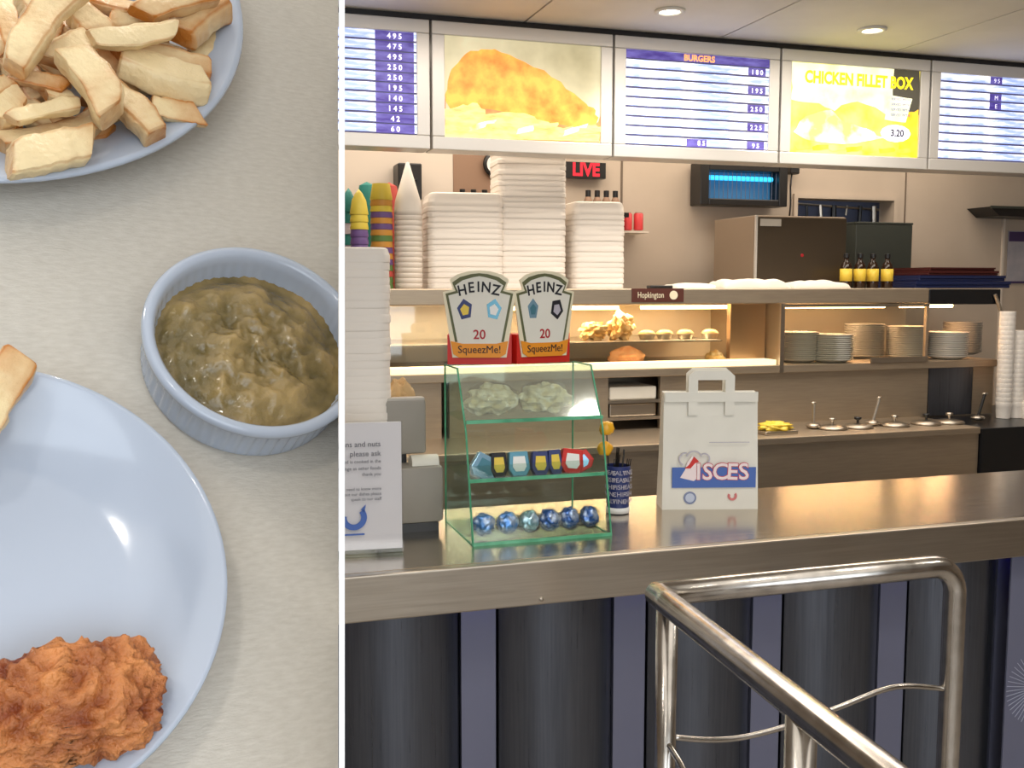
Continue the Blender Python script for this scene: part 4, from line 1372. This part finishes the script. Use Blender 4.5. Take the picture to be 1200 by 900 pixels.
def ray_at(px, t, zfix):
    """point in the vertical sheet through column px, at forward distance t and world height zfix"""
    d0 = RT * ((px - 600) / F) + FW
    p = CAM + d0 * t
    k = (zfix - p.z) / UP.z
    return p + UP * k


poly = [(dv0, .30), (dv1, .30), (dv1 - .0, .72), (dv0, .72)]
lo = [bm.verts.new(ray_at(a, b, 0.0)) for a, b in poly]
hi = [bm.verts.new(ray_at(a, b, 1.98)) for a, b in poly]
bm.faces.new(lo)
bm.faces.new(hi[::-1])
for i in range(4):
    bm.faces.new((lo[i], hi[i], hi[(i + 1) % 4], lo[(i + 1) % 4]))
bmesh.ops.recalc_face_normals(bm, faces=bm.faces[:])
tag(obj('divider_board', bm, M['divider']), 'thin upright white board dividing the cafe table from the counter', 'divider')
# table top: its right edge runs along the divider
a_, b_ = tb(396.2, -160), tb(396.2, 1000)
c_, d_ = b_ + Vector((-.62, 0, 0)), a_ + Vector((-.62, 0, 0))
ctr = (a_ + b_ + c_ + d_) / 4
tab = thing('cafe_table', 'pale wood laminate table top, tilted towards the viewer', 'table', mw=TM)
obj('table_top', prism(B(), [(q.x, q.y) for q in (a_, b_, c_, d_)], -.018, 0, 'z'), M['table'], tab)
obj('edge_band', prism(B(), [(q.x, q.y) for q in (c_ + Vector((-.003, 0, 0)), c_, d_, d_ + Vector((-.003, 0, 0)))], -.0185, .0003, 'z'), M['oven_side'], tab)
foot = TM @ Vector((-.25, ctr.y - .05, -.02))
bm = B()
tube(bm, [(foot.x, foot.y, .012), (foot.x, foot.y, foot.z)], .025, 16)
bm.transform(TI)
obj('pedestal', bm, M['steel'], tab, 'auto')
bm = B()
lathe(bm, [(0, 0), (.24, 0), (.24, .008), (.05, .02), (0, .02)], (foot.x, foot.y, 0), 40)
bm.transform(TI)
obj('pedestal_base', bm, M['dark'], tab, 'auto')


def clip_right(bm):
    """crockery is pressed against the divider: stop it at the board's left face"""
    nrm = Vector((1, 0, -(600 - dv0) / F))
    nw = TI.to_3x3() @ c2w(nrm)
    co = TI @ (CAM + (RT * ((dv0 - .6 - 600) / F) + FW) * .5)
    g = bmesh.ops.bisect_plane(bm, geom=bm.verts[:] + bm.edges[:] + bm.faces[:], plane_co=co, plane_no=nw, clear_outer=True)
    return bm


# plates
c1 = Vector((-.092 * S, -.080 * S, 0))
R1 = .0695 * S
c2 = Vector((-.098 * S, .180 * S, 0))
R2 = .1185 * S


def plate_mesh(R, hh, well):
    pr = [(0, .002), (R * .52, .002), (R * .55, 0), (R * .60, 0), (R * .62, .003), (R * .86, hh * .55), (R * .985, hh * .93), (R, hh), (R * .995, hh + .0016), (R * .975, hh + .0012), (R * .86, hh * .60 + .002), (R * well, .0065), (R * (well - .08), .0052), (0, .005)]
    return lathe(B(), pr, seg=96)


t = tag(obj('side_plate', plate_mesh(R1, .021, .64), M['ceramic'], None, True, mw=TM @ Matrix.Translation(c1)), 'round white plate holding the battered fish, lower left on the table', 'plate')
t = tag(obj('dinner_plate', plate_mesh(R2, .0215, .74), M['ceramic'], None, True, mw=TM @ Matrix.Translation(c2)), 'large white plate heaped with chips, upper left on the table', 'plate')

# ramekin with mushy peas
RR, RH = .04 * S, .034 * S
RR = .04 * S
hR = .0224 * S


def flute(t, z):
    return 1 - (.030 * (0.5 + .5 * math.cos(t * 56)) if .003 < z < hR * .78 else 0)


bm = B()
pr = [(0, .001), (RR * .86, .001), (RR * .90, 0), (RR * .925, .002), (RR * .935, .0035), (RR * .94, hR * .4), (RR * .95, hR * .75), (RR * .955, hR * .80), (RR * .995, hR * .86), (RR, hR * .93), (RR * .985, hR), (RR * .93, hR + .0004), (RR * .895, hR * .95), (RR * .875, hR * .8), (RR * .85, hR * .2), (RR * .80, hR * .14), (0, hR * .14)]
lathe(bm, pr, seg=224, fn=flute)
clip_right(bm)
tag(obj('ramekin', bm, M['ceramic'], None, True, mw=TM), 'small fluted white ramekin of mushy peas, right side of the table', 'ramekin')
bm = B()
NR, NS = 48, 120
rings = []
lay = bm.verts.layers.float.new('ridge')
for i in range(NR + 1):
    r = RR * .868 * i / NR
    ring = []
    for k in range(NS):
        a = 2 * math.pi * k / NS
        x, y = r * math.cos(a), r * math.sin(a)
        p = Vector((x, y, 0))
        f = i / NR
        hgt = 1.0 * noise.noise(p * 55 + Vector((3, 1, 0))) + .6 * noise.noise(p * 120) + .3 * noise.noise(p * 290) + .12 * noise.noise(p * 600)
        mound = 1 - min(1, math.hypot((x + .001) / (RR * .80), (y + .000) / (RR * .80))) ** 4
        z = hR * .50 + hR * .22 * mound + hgt * .0052 * (0.25 + .75 * mound)
        vv = bm.verts.new((x, y, z))
        vv[lay] = .34 + .45 * hgt
        ring.append(vv)
        if i == 0:
            ring = [vv] * NS
            break
    rings.append(ring)
for i in range(NR):
    for k in range(NS):
        q = list(dict.fromkeys([rings[i][k], rings[i][(k + 1) % NS], rings[i + 1][(k + 1) % NS], rings[i + 1][k]]))
        if len(q) > 2:
            bm.faces.new(q)
bmesh.ops.recalc_face_normals(bm, faces=bm.faces[:])
if sum(f.normal.z for f in bm.faces) < 0:
    bmesh.ops.reverse_faces(bm, faces=bm.faces[:])
clip_right(bm)
tag(obj('mushy_peas', bm, M['peas'], None, True, mw=TM), 'lumpy olive green mushy peas filling the ramekin', 'mushy peas', None, 'stuff')

# battered fish


def batter(L, W_, Hh, seed, sub=6, amp=.0042):
    bm = B()
    bmesh.ops.create_icosphere(bm, subdivisions=sub, radius=1)
    lay = bm.verts.layers.float.new('ridge')
    for v in bm.verts:
        d = v.co.copy()
        se = Vector([math.copysign(abs(c) ** .68, c) for c in d])
        p = Vector((se.x * L, se.y * W_ * (1 + .12 * math.sin(3.2 * d.x + seed)), se.z * Hh * (1 + .1 * math.sin(4 * d.x))))
        q = p * 1.0 + Vector((seed, seed * 2, 0))
        h = .7 * noise.noise(q * 60) + .75 * (.35 - abs(noise.noise(q * 130))) * 1.6 + .6 * noise.noise(q * 260) + .4 * noise.noise(q * 560) + .2 * noise.noise(q * 1100)
        p += d * h * amp
        p.z = max(p.z, -Hh * .62)
        v.co = p
        v[lay] = .34 + .36 * h + .55 * noise.noise(q * 75 + Vector((5, 5, 5)))
    return bm


hB = .020
A_, B_ = tb(-60, 852, hB), tb(188, 806, hB)
L_ = (B_ - A_).length / 2
ang = math.atan2(B_.y - A_.y, B_.x - A_.x)
mid = (A_ + B_) / 2
Wd = 66 * depth_at(mid) / F
tag(obj('battered_fish', batter(L_, Wd, .0135, 6.3, 6, .0040), M['batter'], None, True, mw=TM @ Matrix.Translation((mid.x, mid.y, .0165)) @ Matrix.Rotation(ang, 4, 'Z')), 'craggy golden battered fish piece on the smaller plate', 'fish')

# chips
GROUP = 'thick cut chips heaped on the large plate'


def chip(pa, pb, wpx, h, lab, brown=0.0, hb=None, group=GROUP, thick=.75):
    hb = h if hb is None else hb
    A, Bq = tb(pa[0], pa[1], h), tb(pb[0], pb[1], hb)
    mid = (A + Bq) / 2
    L = (Bq - A).length
    W = wpx * depth_at(mid) / F
    rnd = random.Random(int(pa[0] * 7 + pa[1] * 13 + wpx))
    bm = B()
    lay = bm.verts.layers.float.new('brown')
    NRG = 15
    ns = 20
    s0, s1 = rnd.uniform(.66, 1.05), rnd.uniform(.66, 1.05)
    bend = rnd.uniform(-.10, .10) * L
    off = rnd.uniform(0, 100)
    sl0, sl1 = rnd.uniform(-.8, .8) * W, rnd.uniform(-.8, .8) * W
    rings = []
    rj = [1 + .07 * noise.noise(Vector((off, j * .6, 0))) * 2 for j in range(NRG)]
    skew = rnd.uniform(-.4, .4)
    tone = rnd.uniform(-.12, .12)
    for i in range(NRG):
        f = i / (NRG - 1)
        endf = 1.0
        if i in (0, NRG - 1):
            endf = .84
        if i in (1, NRG - 2):
            f = .03 if i == 1 else .97
        ring = []
        for k in range(ns):
            a = 2 * math.pi * (k + .5) / ns
            ca, sa = math.cos(a), math.sin(a)
            e = .34 + .16 * ((k * 7 + int(off)) % 4) / 3
            cy, cz = math.copysign(abs(ca) ** e, ca), math.copysign(abs(sa) ** e, sa)
            w_ = W / 2 * 1.1 * (s0 + (s1 - s0) * f) * endf * (1 + .12 * math.sin(math.pi * f)) * rj[i]
            t_ = W / 2 * 1.1 * thick * (s1 + (s0 - s1) * f) * endf
            x = -L / 2 + L * f + (sl0 * (1 - f) + sl1 * f) * cy * .5
            y = cy * w_ + bend * (4 * (f - .5) ** 2 - .5)
            z = cz * t_
            p = Vector((x, y + skew * z, z + .18 * skew * y))
            nn = noise.noise(p * 90 + Vector((off, 0, 0))) + .5 * noise.noise(p * 230)
            p += Vector((0, cy, cz)).normalized() * nn * .0014
            vv = bm.verts.new(p)
            corner = min(abs(cy), abs(cz))
            vv[lay] = brown + .62 * max(0, corner - .70) / .30 + (.30 if i in (0, NRG - 1) else .12 if i in (1, NRG - 2) else 0) + .34 * noise.noise(p * 60 + Vector((0, off, 0))) + tone
            ring.append(vv)
        rings.append(ring)
    for i in range(NRG - 1):
        for k in range(ns):
            bm.faces.new((rings[i][k], rings[i][(k + 1) % ns], rings[i + 1][(k + 1) % ns], rings[i + 1][k]))
    bm.faces.new(rings[0][::-1])
    bm.faces.new(rings[-1])
    bmesh.ops.recalc_face_normals(bm, faces=bm.faces[:])
    d = (Bq - A).normalized()
    side = Vector((0, 0, 1)).cross(d).normalized()
    R = Matrix((d, side, d.cross(side))).transposed().to_4x4() @ Matrix.Rotation(rnd.uniform(-.25, .25), 4, 'X')
    o = obj('chip', bm, M['chip'], None, True, mw=TM @ Matrix.Translation(mid) @ R)
    o.data.set_sharp_from_angle(angle=math.radians(38))
    return tag(o, lab, 'chip', group)


h1, h2, h3 = .015, .026, .036
base = 'in the heap on the large plate'
chip((12, 78), (84, -14), 34, h3, 'long pale chip slanting up to the right, front left of the heap', hb=h3 + .006)
chip((-2, -10), (12, 58), 30, h2, 'pale chip standing upright at the left margin of the heap', 0.05)
chip((22, -8), (44, 20), 24, h1, 'greyish short chip between the two long ones at upper left', .05)
chip((107, 46), (206, 36), 29, h3, 'straight pale chip lying level near the top of the heap')
chip((78, 6), (118, 40), 36, h2, 'blunt square ended chip left of the level chip', .1)
chip((88, 62), (134, 136), 44, h3, 'broad pale chip in the middle, pointing down to the right')
chip((56, 72), (100, 48), 32, h2, 'short chip partly under the broad middle chip')
chip((140, 72), (238, 104), 38, h2, 'thick pale chip on the right side of the heap', thick=.9)
chip((140, 64), (246, 84), 28, h2 - .004, 'golden chip lying behind the thick right hand one', .15)
chip((132, 108), (186, 160), 38, h2, 'golden chip pointing at the plate rim, below the broad middle chip', .12)
chip((176, 124), (234, 136), 34, .021, 'short rounded chip at the lower right rim', .10)
chip((12, 88), (78, 102), 22, h2, 'browned curled chip in the left of the heap', .35)
chip((12, 140), (92, 122), 20, h2, 'thin pale chip above the front chip')
chip((50, 108), (88, 118), 26, h2 - .004, 'small chip tucked under the middle of the heap', .08)
chip((10, 190), (104, 168), 42, h2, 'big pale chip nearest the plate rim at lower left', thick=.85)
chip((0, 172), (116, 146), 34, h1, 'golden chip under the big front chip', .2)
chip((226, 72), (252, 30), 20, h1, 'narrow pale chip leaning on the rim at the far right', .05)
chip((205, 40), (254, 8), 42, h2, 'brown edged chip at the upper right of the heap', .28)
chip((165, 16), (240, -6), 30, h3, 'orange tinged chip crossing the top of the heap', .15)
chip((100, -2), (160, 18), 30, h2, 'golden chip at the top middle of the heap', .2)
chip((-20, 142), (24, 112), 34, h2 - .004, 'golden chip cut off by the left margin, mid height', .15)
chip((-20, 110), (14, 98), 22, h2, 'small chip at the left margin beside the curled one', .1)
chip((-30, 160), (22, 152), 30, h1, 'golden chip at the left margin near the plate rim', .2)
chip((128, 30), (200, 14), 26, h2, 'chip lying just behind the level pale chip', .18)
chip((60, 30), (40, 60), 30, h1, 'deep chip showing between the long chip and the square one', .2)
for k, (a, b, w_) in enumerate([((110, 120), (170, 95), 30), ((60, 150), (130, 160), 26), ((180, 60), (225, 75), 30), ((30, 50), (80, 90), 30), ((20, 120), (70, 150), 30), ((140, -20), (210, -30), 36), ((30, -40), (90, -60), 36), ((-60, 30), (-20, 90), 36), ((-70, 120), (-20, 140), 34), ((100, 150), (135, 128), 22), ((90, 60), (150, 90), 34), ((60, 20), (100, 70), 34), ((200, 90), (238, 60), 30), ((0, 60), (50, 120), 34), ((150, 30), (200, 60), 32), ((-10, 150), (40, 180), 30)]):
    chip(a, b, w_, h1 - .002, 'deep golden chip mostly hidden under the others ' + base, .22)
chip((-44, 540), (24, 418), 46, .030, 'pointed chip reaching over the rim of the smaller plate', .05, .034, group=None)
print('tris', sum(len(o.data.polygons) for o in bpy.data.objects if o.type == 'MESH'))
